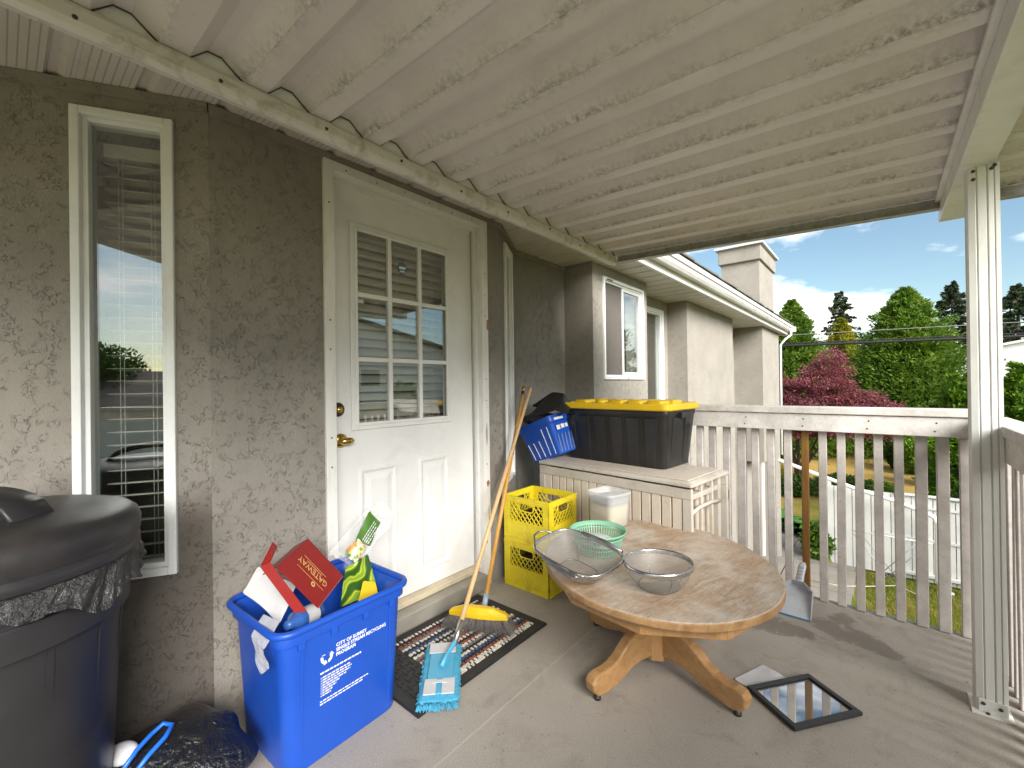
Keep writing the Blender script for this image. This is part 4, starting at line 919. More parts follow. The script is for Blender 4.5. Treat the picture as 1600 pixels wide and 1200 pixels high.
def crate(loc, rz, label):
    W_, D_, H_ = .338, .296, .274; th = thing('milk_crate', label, 'crate', loc, 'yellow milk crates'); sd = crate_meshes(W_, D_, H_)
    M0 = xform(loc, rz)
    for L, Mx in ((W_, Matrix.Identity(4)), (D_, Matrix.Translation((W_, 0, 0)) @ Matrix.Rotation(R_(90), 4, 'Z')), (W_, Matrix.Translation((W_, D_, 0)) @ Matrix.Rotation(R_(180), 4, 'Z')), (D_, Matrix.Translation((0, D_, 0)) @ Matrix.Rotation(R_(270), 4, 'Z'))):
        q = sd(L-.0004); q.v = [tuple(M0 @ Mx @ Vector(p)) for p in q.v]; q.build('side', M['yellow_crate'], th)
    q = MB(M0); q.box((.009, .009, .001), (W_-.009, D_-.009, .006)); q.build('floor', M['yellow_crate'], th)
    return th
crate((-1.782, 2.012, .001), R_(0), 'lower yellow milk crate standing on the deck under another')
crate((-1.779, 2.010, .2762), R_(.6), 'upper open yellow milk crate beside the folding table')
o = lumpy('dark_bundle', (-1.61, 2.16, .38), (.13, .10, .085), pm('dark_red_cloth', (.05, .012, .014), .8, .3), 51, .2, zmin=.284); tag(o, 'dark red bundle inside the upper yellow crate', 'bundle')
o = lumpy('dark_bundle', (-1.61, 2.16, .11), (.13, .11, .095), pm('dark_brown_cloth', (.03, .02, .018), .8, .3), 52, .2, zmin=.009); tag(o, 'dark brown bundle inside the lower yellow crate', 'bundle')
M['oak_edge'] = wood_mat('worn_oak_edge', (.24, .13, .055), (.40, .25, .125), (3, 3, 3), 6, .55)
# ---- round oak coffee table
tb = thing('coffee_table', 'low round oak pedestal table with weathered top and four curved legs', 'coffee table', (-.764, 1.848, 0))
TC = Vector((-.764, 1.848, 0)); MA = Vector((.614, -.789, 0)); MI = Vector((.789, .614, 0)); RA, RB = .532, .474
GA = R_(75.5); gu = Vector((math.cos(GA), math.sin(GA), 0)); gv = Vector((-gu.y, gu.x, 0))
ell = []
for k in range(240):
    a = 2*PI*k/240; p = MA*RA*math.cos(a)+MI*RB*math.sin(a); ell.append((p.dot(gu), p.dot(gv)))
def clip(poly, s, c):
    out = []
    for i in range(len(poly)):
        p, q = poly[i-1], poly[i]; ip, iq = s*(p[1]-c) >= 0, s*(q[1]-c) >= 0
        if ip != iq: t = (c-p[1])/(q[1]-p[1]); out.append((p[0]+(q[0]-p[0])*t, c))
        if iq: out.append(q)
    return out
top = MB(Matrix.Translation((0, 0, 0))); edges = [-.6, -.40, -.305, -.20, -.10, .0, .095, .19, .285, .39, .6]
tt = bpy.data.objects.new('x', None); bpy.data.objects.remove(tt)
for i in range(len(edges)-1):
    pl = clip(clip(ell, 1, edges[i]+.00015), -1, edges[i+1]-.00015)
    if len(pl) < 3: continue
    w = [TC+gu*a+gv*b_ for a, b_ in pl]; q = MB(); n = len(w)
    area = sum(w[k-1].x*w[k].y-w[k].x*w[k-1].y for k in range(n))
    if area < 0: w = w[::-1]
    dz = random.Random(i).uniform(-.0004, .0004)
    q.extrude([(p.x, p.y) for p in w], .428, .460+dz, 'Z'); q.m = [1 if k_ != 1 else 0 for k_ in range(len(q.f))]; o = q.build('top_plank', [M['table_top'], M['oak_edge']], tb); me = o.data; at_ = me.attributes.new('bevel_weight_edge', 'FLOAT', 'EDGE')
    onr = []
    for v in me.vertices:
        p = Vector((v.co.x, v.co.y, 0)); onr.append((p.dot(MA)/RA)**2+(p.dot(MI)/RB)**2 > .9985)
    for e in me.edges:
        if onr[e.vertices[0]] and onr[e.vertices[1]] and abs(me.vertices[e.vertices[0]].co.z-me.vertices[e.vertices[1]].co.z) < 1e-4 and (me.vertices[e.vertices[0]].co-me.vertices[e.vertices[1]].co).length < .04: at_.data[e.index].value = 1.0
    bv = o.modifiers.new('bevel', 'BEVEL'); bv.limit_method = 'WEIGHT'; bv.width = .010; bv.segments = 4
ap = []
for k in range(10):
    a = 2*PI*(k+.35)/10; p = TC+MA*RA*.945*math.cos(a)+MI*RB*.945*math.sin(a); ap.append(p)
for k in range(10):
    a, b_ = ap[k], ap[(k+1) % 10]; q = MB(); ci = lambda p: TC+(p-TC)*.94
    P = [a, b_, ci(b_), ci(a)]; q.hexa([(p.x, p.y, .384) for p in P], [(p.x, p.y, .4275) for p in P]); q.build('apron', M['oak'], tb, bev=.002)
q = MB()
for d in (MA, MI): q.bar(TC+d*.42+Vector((0, 0, .412)), TC-d*.42+Vector((0, 0, .412)), .06, .028)
q.build('top_support', M['oak'], tb)
oc = [(TC.x+.062*math.cos(R_(-60+22.5+45*k)), TC.y+.062*math.sin(R_(-60+22.5+45*k))) for k in range(8)]
MB().extrude(oc, .040, .398, 'Z').build('column', M['oak'], tb, bev=.004)
up_ = [(.03, .180), (.06, .188), (.10, .194), (.14, .191), (.185, .176), (.222, .152), (.252, .130), (.288, .113), (.328, .107), (.368, .108), (.396, .102), (.410, .082), (.404, .050), (.380, .026)]
lo_ = [(.352, .020), (.318, .021), (.275, .026), (.231, .038), (.194, .053), (.156, .061), (.116, .063), (.03, .056)]
leg = up_+lo_; lm = MB(); 
lm.extrude([(x, z) for x, z in leg], -.024, .024, 'Y'); lme = lm.mesh('leg', M['oak_leg'])
cs = MB(); cs.lathe([(0, .022), (.011, .022), (.011, .014), (.014, .010), (.014, .001), (0, .001)], 12, (.365, 0, 0)); csm = cs.mesh('caster', M['dark_metal'])
for a in (-103.8, -16.2, 163.5, 75.0):
    o = inst('leg', lme, tb, TC, (0, 0, R_(a))); bevel(o, .010, 3, 60); inst('caster', csm, tb, TC, (0, 0, R_(a)))

# ---- folding gate-leg patio table standing folded
pt = thing('folding_patio_table', 'folded beige resin patio table with slatted drop leaf under the storage tote', 'patio table', (-1.26, 2.55, 0))
resin = pm('beige_resin', (.60, .53, .45), .5, .07, 7, dirt=(.26, .22, .17), dscale=7, damt=.45, rnd=.05); resin_g = pm('grey_beige_resin', (.50, .46, .405), .5, .08, 7, dirt=(.22, .19, .15), dscale=8, damt=.5)
PA = Vector((-1.792, 2.385, 0)); PB = Vector((-.735, 2.268, 0)); du = (PB-PA).normalized(); dv = Vector((-du.y, du.x, 0)); LT = (PB-PA).length; DT = .50; ZT_ = .715
MP = Matrix(((du.x, dv.x, 0, PA.x), (du.y, dv.y, 0, PA.y), (0, 0, 1, 0), (0, 0, 0, 1)))
q = MB(MP)
q.loft([rrect(LT, DT, .01, 2, (LT/2, DT/2), ZT_-.030), rrect(LT, DT, .01, 2, (LT/2, DT/2), ZT_-.014), rrect(LT-.05, DT-.05, .01, 2, (LT/2, DT/2), ZT_-.006)], smooth=False, cap0=True, cap1=True); q.build('top_frame', resin_g, pt, bev=.002)
MB(MP).box((.035, .035, ZT_-.0055), (LT-.035, DT-.035, ZT_)).build('top_panel', resin, pt, bev=.003)
for sgn, v0 in ((0, .006), (1, DT-.030)):
    MB(MP).box((.06, v0+.0215 if not sgn else v0+.001, .17), (LT-.06, v0+.0235 if not sgn else v0+.003, ZT_-.09)).build('gap_shade_sheet', M['dark_metal'], pt)  # added dark sheet standing in for the shade seen through the slat gaps
    q = MB(MP); z0, z1, u0, u1 = .12, ZT_-.040, .004, LT-.004
    q.box((u0, v0, z1-.055), (u1, v0+.024, z1)); q.box((u0, v0, z0), (u1, v0+.024, z0+.055)); q.box((u0, v0, z0+.055), (u0+.05, v0+.024, z1-.055)); q.box((u1-.05, v0, z0+.055), (u1, v0+.024, z1-.055)); leaf = q.build('drop_leaf', resin_g, pt, bev=.004)
    ns = 16; sw = (u1-u0-.1)/ns
    for k in range(ns):
        a = u0+.05+k*sw
        MB(MP).box((a+.004, v0+.004, z0+.055), (a+sw-.004, v0+.020, z1-.055)).build('slat', resin, leaf, bev=.002)
    for k in range(6):
        u = .10+k*.17; MB(MP).box((u, v0+.002, z1-.0005), (u+.10, v0+.014, z1+.009)).build('hinge', M['dark_metal'] if not sgn else resin_g, leaf)
for v in (.055, DT-.055):
    for u in (.05, LT-.055):
        MB(MP).box((u-.02, v-.02, 0), (u+.02, v+.02, ZT_-.031)).build('leg', resin_g, pt, bev=.004)
ue = LT-.02
for v0, v1, z in ((.08, DT-.08, .60), (.08, DT-.08, .16)): MB(MP).box((ue-.05, v0, z), (ue-.015, v1, z+.028)).build('stretcher', resin_g, pt, bev=.004)
MB(MP).tube([(ue-.012, .04, .53), (ue-.006, .14, .555), (ue-.006, .30, .555), (ue-.012, .44, .535)], .011, 8).build('arched_stretcher', resin_g, pt)
for v in (.20, .34): MB(MP).box((ue-.03, v-.008, .05), (ue-.012, v+.008, ZT_-.031)).build('gate_leg', resin, pt, bev=.003)
for v in (.115, .26, .375): MB(MP).box((ue-.085, v-.045, .06), (ue-.062, v+.045, ZT_-.032)).build('inner_slat', resin, pt, bev=.003)
for v, z in ((.033, .42), (DT-.003, .56)):
    q = MB(MP @ Matrix.Translation((LT-.012, v, z))); q.ball((0, .004, 0), (.008, .018, .040), 7); q.build('foot_cap', M['black_plastic'], pt)

# ---- black tote with yellow lid
to = thing('storage_tote', 'large black storage tote with bright yellow lid on the folding table', 'storage tote', (-1.30, 2.74, ZT_))
tc_ = Vector((-1.292, 2.700, ZT_+.001)); tz = R_(-5.5); MT = xform(tc_, tz); TW, TD, TH = .695, .335, .360
def rr2(w, d, z, r=.035): return rrect(w, d, r, 5, z=z)
q = MB(MT); q.loft([rr2(TW, TD, 0), rr2(TW+.006, TD+.006, .006), rr2(TW+.068, TD+.060, .310), rr2(TW+.078, TD+.07, .318), rr2(TW+.078, TD+.07, .352), rr2(TW+.066, TD+.058, .352), rr2(TW-.004, TD-.004, .01)], cap0=True, cap1=True); tbody = q.build('body', M['black_plastic'], to); bevel(tbody, .002)
for k in range(6):
    u = -.30+.112*k; 
    for s_ in (-1, 1):
        q = MB(MT); y0, y1 = s_*(TD/2+.0), s_*(TD/2+.029); w0, w1 = .030, .044; dd = s_*.006
        q.hexa([(u-w0, y0-dd, .006), (u+w0, y0-dd, .006), (u+w0, y0+dd*.7, .006), (u-w0, y0+dd*.7, .006)], [(u*1.08-w1, y1-dd, .300), (u*1.08+w1, y1-dd, .300), (u*1.08+w1, y1+dd, .300), (u*1.08-w1, y1+dd, .300)])
        q.build('flute', M['black_plastic'], tbody, bev=.004)
for s_ in (-1, 1):
    for v in (-.08, .08):
        q = MB(MT); x0, x1 = s_*TW/2, s_*(TW/2+.033); q.hexa([(x0-.004, v-.03, .01), (x0+.004, v-.03, .01), (x0+.004, v+.03, .01), (x0-.004, v+.03, .01)], [(x1-.004, v-.04, .30), (x1+.005, v-.04, .30), (x1+.005, v+.04, .30), (x1-.004, v+.04, .30)]); q.build('flute', M['black_plastic'], tbody, bev=.004)
    MB(MT).box((s_*(TW/2+.045)-.016, -.06, .296), (s_*(TW/2+.045)+.016, .06, .330)).build('handle', M['black_plastic'], tbody, bev=.005)
q = MB(MT); q.loft([rr2(TW+.098, TD+.09, .343, .045), rr2(TW+.112, TD+.104, .350, .045), rr2(TW+.112, TD+.104, .376, .045), rr2(TW+.100, TD+.092, .384, .045), rr2(TW+.070, TD+.062, .384, .035), rr2(TW+.060, TD+.052, .372, .03)], cap0=True, cap1=True, smooth=False); tl = q.build('lid', M['yellow_lid'], to, bev=.003)
for i in range(5):
    for j in range(2):
        u = -.27+.135*i; v = -.082+.164*j
        if i == 1 and j == 0:
            q = MB(MT); q.lathe([(0, .400), (.036, .400), (.042, .394), (.043, .372)], 20, (u, v, 0)); q.build('lid_boss', M['yellow_lid'], tl)
        else:
            q = MB(MT); q.loft([rrect(.108, .120, .02, 4, (u, v), .372), rrect(.104, .116, .02, 4, (u, v), .394), rrect(.092, .104, .016, 4, (u, v), .400)], cap1=True); q.build('lid_boss', M['yellow_lid'], tl)

# ---- tilted blue box with a black bag over it
bx_c = Vector((-1.735, 2.505, .722)); MX = Matrix.Translation(bx_c) @ Matrix.Rotation(R_(-8), 4, 'Z') @ Matrix.Rotation(R_(-20), 4, 'Y') @ Matrix.Rotation(R_(6), 4, 'X')
bb = thing('blue_box', 'small tilted blue recycling box wedged between wall and tote', 'recycling box', bx_c)
W1, D1, H1 = .33, .22, .265
q = MB(MX); q.loft([rrect(W1-.05, D1-.05, .02, 4, z=0), rrect(W1-.046, D1-.046, .02, 4, z=.006), rrect(W1-.012, D1-.012, .025, 4, z=.215), rrect(W1+.010, D1+.010, .03, 4, z=.220), rrect(W1+.014, D1+.014, .03, 4, z=H1), rrect(W1-.0, D1-.0, .025, 4, z=H1), rrect(W1-.06, D1-.06, .02, 4, z=.01)], cap0=True, cap1=True); bbb = q.build('body', M['blue_box'], bb); bevel(bbb, .002)
for k in range(5):
    u = -.11+.055*k; q = MB(MX); q.bar((u*.92, -D1/2+.022, .015), (u, -D1/2+.004, .20 if k > 2 else .13), .0028, .004, up=(0, 1, 0)); q.build('rib', M['print_white'] if k != 9 else M['blue_box'], bbb)
for k in range(5):
    v = -.075+.036*k; q = MB(MX); q.bar((W1/2-.022, v*.9, .012), (W1/2-.004, v, .13), .010, .005, up=(1, 0, 0)); q.build('rib', pm('worn_blue', (.16, .22, .42), .5), bbb)
for v, z, w, h in ((-.055, .175, .034, .03), (-.01, .178, .034, .028), (.03, .178, .026, .025), (-.03, .235, .09, .016)):
    q = MB(MX @ Matrix.Translation((W1/2+(.0035 if z < .2 else .0085), v, z)) @ Matrix.Rotation(R_(4.6), 4, 'Y')); q.box((-.0006, -w/2, -h/2), (.0006, w/2, h/2)); q.build('label', M['print_white'], bb)
bgm = black_bag_mat(); bgm.name = 'black_sheet'
bk = thing('black_bag', 'flat black plastic bag draped over the tilted blue box', 'plastic bag', (-1.73, 2.52, .98))
sheet_pts = lambda x, y, z: MX @ Vector((x, y, z))
bsm = pm('black_sheet_film', (.020, .020, .021), .4, .25, 8, .3, 20, .004)
crumple('sheet', (-1.965, 2.43, .965), (-1.655, 2.40, 1.052), (-1.715, 2.60, 1.160), (-1.835, 2.61, 1.165), bsm, 61, .006, 7, bk, th=.003)
crumple('sheet', (-1.715, 2.60, 1.160), (-1.835, 2.61, 1.165), (-2.02, 2.60, 1.06), (-1.72, 2.68, 1.02), bsm, 62, .006, 6, bk, th=.003)
crumple('sheet', (-1.655, 2.40, 1.052), (-1.57, 2.42, 1.030), (-1.64, 2.60, 1.09), (-1.715, 2.60, 1.160), bsm, 64, .007, 6, bk, th=.003)
lumpy('bundle', sheet_pts(.0, 0, .27), (.15, .09, .05), pm('black_sheet_inner', (.014, .014, .015), .5, .2, 8), 63, .12, bk, zmin=.72)

# ---- on the round table
pcn = thing('plastic_container', 'square milky plastic tub half filled with cream contents on the round table', 'container', (-1.125, 2.135, .46))
MC = xform((-1.125, 2.130, .4605), R_(-14))
def milky(name, col, a):
    t = NT(name); t.set(color=col, rough=.4, spec=.4); tl_ = t.node('ShaderNodeBsdfTranslucent', {'Color': (*col, 1)}); tr_ = t.node('ShaderNodeBsdfTransparent', {'Color': (.95, .96, .96, 1)})
    m1 = t.node('ShaderNodeMixShader', {0: .35, 1: t.bsdf.outputs[0], 2: tl_.outputs[0]}); m2 = t.node('ShaderNodeMixShader', {0: a, 1: m1.outputs[0], 2: tr_.outputs[0]}); t.l.new(m2.outputs[0], t.out.inputs[0]); return t.mat
mk = milky('milky_plastic', (.85, .86, .87), .58)
q = MB(MC); q.loft([rrect(.138, .138, .025, 5, z=0), rrect(.146, .146, .026, 5, z=.006), rrect(.172, .172, .03, 5, z=.165), rrect(.182, .182, .032, 5, z=.168), rrect(.184, .184, .032, 5, z=.184), rrect(.178, .178, .03, 5, z=.185), rrect(.166, .166, .03, 5, z=.164), rrect(.141, .141, .025, 5, z=.006)], cap0=True, cap1=True); q.build('tub', mk, pcn)
q = MB(MC); q.loft([rrect(.136, .136, .024, 5, z=.0075), rrect(.154, .154, .026, 5, z=.115), rrect(.14, .14, .024, 5, z=.121)], cap0=True, cap1=True); q.build('contents', pm('cream_contents', (.85, .74, .50), .8, .12, 10), pcn)
q = MB(MC); q.loft([rrect(.150, .150, .026, 5, z=.1215), rrect(.158, .158, .026, 5, z=.15), rrect(.12, .12, .024, 5, z=.158)], cap0=True, cap1=True); q.build('paper_filling', M['paper'], pcn)

gbk = thing('green_basket', 'pale mint green slotted plastic basket on the round table', 'basket', (-.985, 1.75, .46))
mint = milky('mint_plastic', (.33, .66, .47), .12); gc = (-.985, 1.752, .4605); n = 56
q = MB(); q.lathe([(0, .001), (.080, .001), (.086, .004), (.086, .010), (.08, .006), (0, .005)], 40, gc); q.build('base', mint, gbk)
for z, r, h in ((.035, .096, .005), (.078, .112, .006)):
    q = MB(); q.lathe([(r, z-h/2), (r+.002, z), (r, z+h/2), (r-.003, z), (r, z-h/2)], 48, gc); q.build('hoop', mint, gbk)
q = MB(); q.lathe([(.112, .088), (.118, .086), (.126, .097), (.128, .104), (.124, .104), (.119, .096), (.113, .094), (.112, .088)], 48, gc); q.build('rim', mint, gbk)
rib = MB(); rib.bar((.086, 0, .004), (.1145, 0, .090), .0044, .003, up=(1, 0, -.3)); rbm = rib.mesh('rib', mint)
for k in range(n): inst('rib', rbm, gbk, gc, (0, 0, 2*PI*k/n))
pl_ = thing('tub_lid', 'round white tub lid with yellow print lying in the green basket', 'lid', (-.985, 1.75, .47))
q = MB(xform((-.985, 1.752, .512), 0, R_(-3), R_(5))); q.lathe([(0, .004), (.088, .004), (.093, .001), (.095, -.004), (.092, -.004), (0, .0)], 32); q.build('disc', pm('milky_grey', (.62, .65, .68), .5, .05), pl_)
q = MB(xform((-.972, 1.735, .5180), 0, R_(-3), R_(5))); q.lathe([(0, .0006), (.052, .0006)], 28); q.build('label', M['print_white'], pl_)
q = MB(xform((-.973, 1.735, .5190), 0, R_(-3), R_(5))); q.lathe([(0, .0006), (.036, .0006)], 24, a=1.0, b=.85); q.build('label_yellow', M['yellow_card'], pl_)
q = MB(xform((-.947, 1.745, .5200), 0, R_(-3), R_(5))); q.lathe([(0, .0006), (.012, .0006)], 18); q.lathe([(.0125, .0006), (.0155, .0006)], 18, mat=1); q.build('label_emblem', [M['print_white'], M['blue_box']], pl_)

def sieve(name, label, c, ra, rb, ang, tilt, zr_, zb, rbase, hooks=None, rect=0):
    th = thing(name, label, 'sieve', c, 'wire mesh sieves'); n = 56
    Mt = Matrix.Translation(c) @ Matrix.Rotation(ang, 4, 'Z') @ Matrix.Rotation(tilt[0], 4, 'X') @ Matrix.Rotation(tilt[1], 4, 'Y')
    def pt(a, k, z):
        e = 2/(2+rect); ca, sa = math.cos(a), math.sin(a); return (math.copysign(abs(ca)**e, ca)*ra*k, math.copysign(abs(sa)**e, sa)*rb*k, z)
    q = MB(Mt); rings = []
    for t_ in np.linspace(0, 1, 9):
        k = 1-(1-rbase)*(t_**1.25); z = zr_-(zr_-zb)*(1-(1-t_)**1.5)*1.0; rings.append([pt(2*PI*j/n, k*.985, z) for j in range(n)])
    for k in (.7, .35, .01): rings.append([pt(2*PI*j/n, rbase*k, zb-.002*(1-k)) for j in range(n)])
    q.loft(rings); q.build('bowl', M['sieve'], th)
    q = MB(Mt); q.loft([[pt(2*PI*j/n, 1.0, zr_-.014) for j in range(n)], [pt(2*PI*j/n, 1.012, zr_-.012) for j in range(n)], [pt(2*PI*j/n, 1.02, zr_+.002) for j in range(n)], [pt(2*PI*j/n, 1.0, zr_+.005) for j in range(n)], [pt(2*PI*j/n, .985, zr_+.001) for j in range(n)], [pt(2*PI*j/n, .985, zr_-.014) for j in range(n)]]); q.build('rim', M['chrome'], th)
    q = MB(Mt); q.tube([pt(2*PI*j/n, rbase*1.02, zb+.002) for j in range(n)], .0014, 5, closed=True); q.build('base_ring', M['wire'], th)
    for a in (-70, 20, 110, 200):
        q = MB(Mt); a_ = R_(a); q.tube([pt(a_, 1.0, zr_-.012), pt(a_, .5+.5*rbase+.12, (zr_+zb)/2+.002), pt(a_, rbase*1.04, zb)], .0010, 5); q.build('support_wire', M['wire'], th)
    return th, Mt, pt
sieve('sieve', 'round wire mesh sieve on a base ring at the middle of the table', (-.642, 1.600, .460), .142, .124, R_(-66), (R_(2), R_(-3)), .088, .003, .58)
th, Mt, pt_ = sieve('sieve', 'rectangular wire mesh sieve with dark looped handles near the yellow crates', (-.942, 1.508, .463), .172, .125, R_(-10), (R_(7), R_(6)), .092, .004, .45, rect=1.6)
q = MB(Mt); q.tube([(-.06, -.131, .086), (.02, -.136, .086), (.10, -.128, .086), (.115, -.134, .084)], .0065, 8); q.build('handle', M['wire'], th)
q = MB(Mt); q.tube([(.13, -.112, .088), (.0, -.134, .092), (-.12, -.118, .092), (-.175, -.07, .094), (-.205, -.045, .096), (-.212, -.01, .098), (-.196, .018, .098), (-.168, .03, .094)], .0042, 8); q.build('handle', M['wire'], th)
q = MB(Mt); q.tube([(-.08, .126, .092), (.03, .133, .094), (.13, .118, .092)], .0075, 8); q.build('handle', M['wire'], th)
q = MB(Mt); q.tube([(.09, -.06, .008), (.10, -.075, .0), (.085, -.085, .002), (.075, -.07, .008)], .0014, 6); q.build('foot_wire', M['wire'], th)

# ---- dustpan
dp_ = thing('dustpan', 'grey white plastic dustpan with blue lip standing against the railing', 'dustpan', (-.36, 2.66, 0))
dpm = pm('dustpan_plastic', (.50, .52, .57), .45, .1, 8, dirt=(.25, .25, .27), dscale=9, damt=.4)
A0, A1 = Vector((-.430, 2.652, .003)), Vector((-.283, 2.648, .003)); back = Vector((.004, .155, .105)); nd = Vector((0, -.105, .155)).normalized()
q = MB(); P = [A0, A1, A1+back*.78+Vector((-.004, 0, 0)), A1+back*1.0-Vector((.045, 0, 0)), A0+back*1.0+Vector((.045, 0, 0)), A0+back*.78+Vector((.004, 0, 0))]; n = len(P)
q.add([p for p in P]+[p+nd*.004 for p in P], [tuple(range(n))[::-1], tuple(range(n, 2*n))]+[(i, (i+1) % n, n+(i+1) % n, n+i) for i in range(n)]); pan = q.build('pan', dpm, dp_)
for k in range(1, 5):
    a, b_ = P[k], P[k+1]; h0 = [0, .030, .045, .045, .045, .030][k] if k < 5 else .03; h1 = [0, .030, .045, .045, .030, .0][k+1] if False else [.012, .012, .04, .045, .045, .04][(k+1) % 6]; h0 = [.012, .012, .04, .045, .045, .04][k]
    th_ = (b_-a).normalized().cross(nd)*.003
    q = MB(); q.hexa([a, b_, b_+th_, a+th_], [a+nd*h0, b_+nd*h1, b_+nd*h1+th_, a+nd*h0+th_]); q.build('side_wall', dpm, pan)
q = MB(); a, b_ = P[5], P[0]; th_ = (b_-a).normalized().cross(nd)*.003; q.hexa([a, b_, b_+th_, a+th_], [a+nd*.04, b_+nd*.012, b_+nd*.012+th_, a+nd*.04+th_]); q.build('side_wall', dpm, pan)
q = MB(); q.bar(A0+nd*.0045+Vector((0, .004, 0)), A1+nd*.0045+Vector((0, .004, 0)), .010, .004); q.build('lip', pm('dustpan_lip_blue', (.06, .28, .55), .4), dp_)
hs = (P[3]+P[4])/2; he = Vector((-.338, 2.880, .215)); hdr = (he-hs)
q = MB(); rings = []
for t_, w, d in ((-.12, .030, .012), (.1, .021, .010), (.5, .018, .010), (.85, .019, .010), (1.0, .012, .008)):
    c_ = hs+hdr*t_; s_ = Vector((1, 0, 0)); n_ = hdr.normalized().cross(s_).normalized()
    rings.append([c_+s_*w*math.cos(2*PI*k/12)+n_*d*math.sin(2*PI*k/12)*.8 for k in range(12)])
q.loft(rings, cap0=True, cap1=True); dh = q.build('handle', dpm, dp_)
for k in range(4):
    c_ = hs+hdr*(.35+.14*k); q = MB(); q.bar(c_+Vector((-.010, -.009, .003)), c_+Vector((.010, -.009, .003)), .004, .003); q.build('grip_ridge', pm('dustpan_grip', (.32, .33, .36), .5), dh)

# ---- picture frame and paper on the floor
pf_ = thing('picture_frame', 'empty black picture frame with glass lying face up on the deck', 'picture frame', (-.23, 1.96, .003))
F0, F1, F3 = Vector((-.4178, 1.909, .006)), Vector((-.240, 2.150, .006)), Vector((-.236, 1.782, .006)); fu_, fv_ = (F1-F0), (F3-F0)
fl_u, fl_v = fu_.length, fv_.length; fun = fu_.normalized(); fvn = (fv_-fun*fv_.dot(fun)).normalized()
MF = Matrix(((fun.x, fvn.x, 0, F0.x), (fun.y, fvn.y, 0, F0.y), (0, 0, 1, .004), (0, 0, 0, 1)))
blk = pm('black_frame', (.022, .022, .024), .4, .2, 12)
w_ = .020; fh = .014
for a, c_ in (((0, 0), (fl_u, w_)), ((0, fl_v-w_), (fl_u, fl_v)), ((0, w_), (w_, fl_v-w_)), ((fl_u-w_, w_), (fl_u, fl_v-w_))): MB(MF).box((*a, 0), (*c_, fh)).build('moulding', blk, pf_, bev=.002)
for a, c_ in (((w_+.0002, w_+.0002), (fl_u-w_-.0002, w_+.005)), ((w_+.0002, fl_v-w_-.005), (fl_u-w_-.0002, fl_v-w_-.0002))): MB(MF).box((*a, .001), (*c_, .009)).build('inner_lip', blk, pf_)
MB(MF).box((w_+.0002, w_+.0055, .0045), (fl_u-w_-.0002, fl_v-w_-.0055, .0065)).build('glass', M['glass_plain'], pf_)
MB(MF).box((w_+.0002, w_+.0055, .0005), (fl_u-w_-.0002, fl_v-w_-.0055, .002)).build('backing', pm('frame_backing', (.34, .31, .26), .7, .08), pf_)
o = crumple('paper_sheet', (-.474, 1.942, .004), (-.402, 2.121, .006), (-.300, 2.080, .004), (-.345, 1.895, .003), M['paper'], 71, .0022, 12, th=.0006); tag(o, 'crumpled white paper sheet beneath the picture frame', 'paper')
# ================================================================== BEYOND THE DECK
RNG = np.random.default_rng(12)
def leaf_mat(name, c0, c1, c2=None, rough=.55, tl=.35):
    t = NT(name); g = t.node('ShaderNodeNewGeometry'); n = t.noise(1.1, 4, .6)
    c = t.mix(g.outputs['Random Per Island'], c0, c1)
    if c2: c = t.mix(t.ramp(n, [(.45, 0), (.65, .8)]), c, c2)
    t.set(color=c, rough=rough, spec=.3)
    tr = t.node('ShaderNodeBsdfTranslucent'); t.l.new(c, tr.inputs[0]); mx_ = t.node('ShaderNodeMixShader', {0: tl, 1: t.bsdf.outputs[0], 2: tr.outputs[0]}); t.l.new(mx_.outputs[0], t.out.inputs[0]); return t.mat
bark = pm('bark', (.09, .07, .055), .9, .3, 8, .6, 30, .02)
def leaves(C, D, L, Wd, rg, droop=0.0):
    """diamond leaf faces at centres C, pointing along D"""
    n = len(C); D = D/np.linalg.norm(D, axis=1)[:, None]; r = rg.normal(0, 1, (n, 3)); S_ = np.cross(D, r); S_ /= np.linalg.norm(S_, axis=1)[:, None]
    L = np.asarray(L).reshape(-1, 1); Wd = np.asarray(Wd).reshape(-1, 1)
    a = C-D*L*.5; b_ = C+S_*Wd*.5; c = C+D*L*.5; d = C-S_*Wd*.5
    V = np.stack([a, b_, c, d], 1).reshape(-1, 3); return V, np.arange(4*n).reshape(-1, 4)
def tree_thing(name, label, cat, loc, group=None): return thing(name, label, cat, loc, group)
def trunk(parent, pts, rs, name='trunk', n=9, mat=None): q = MB(); q.tube(pts, rs, n); return q.build(name, mat or bark, parent)
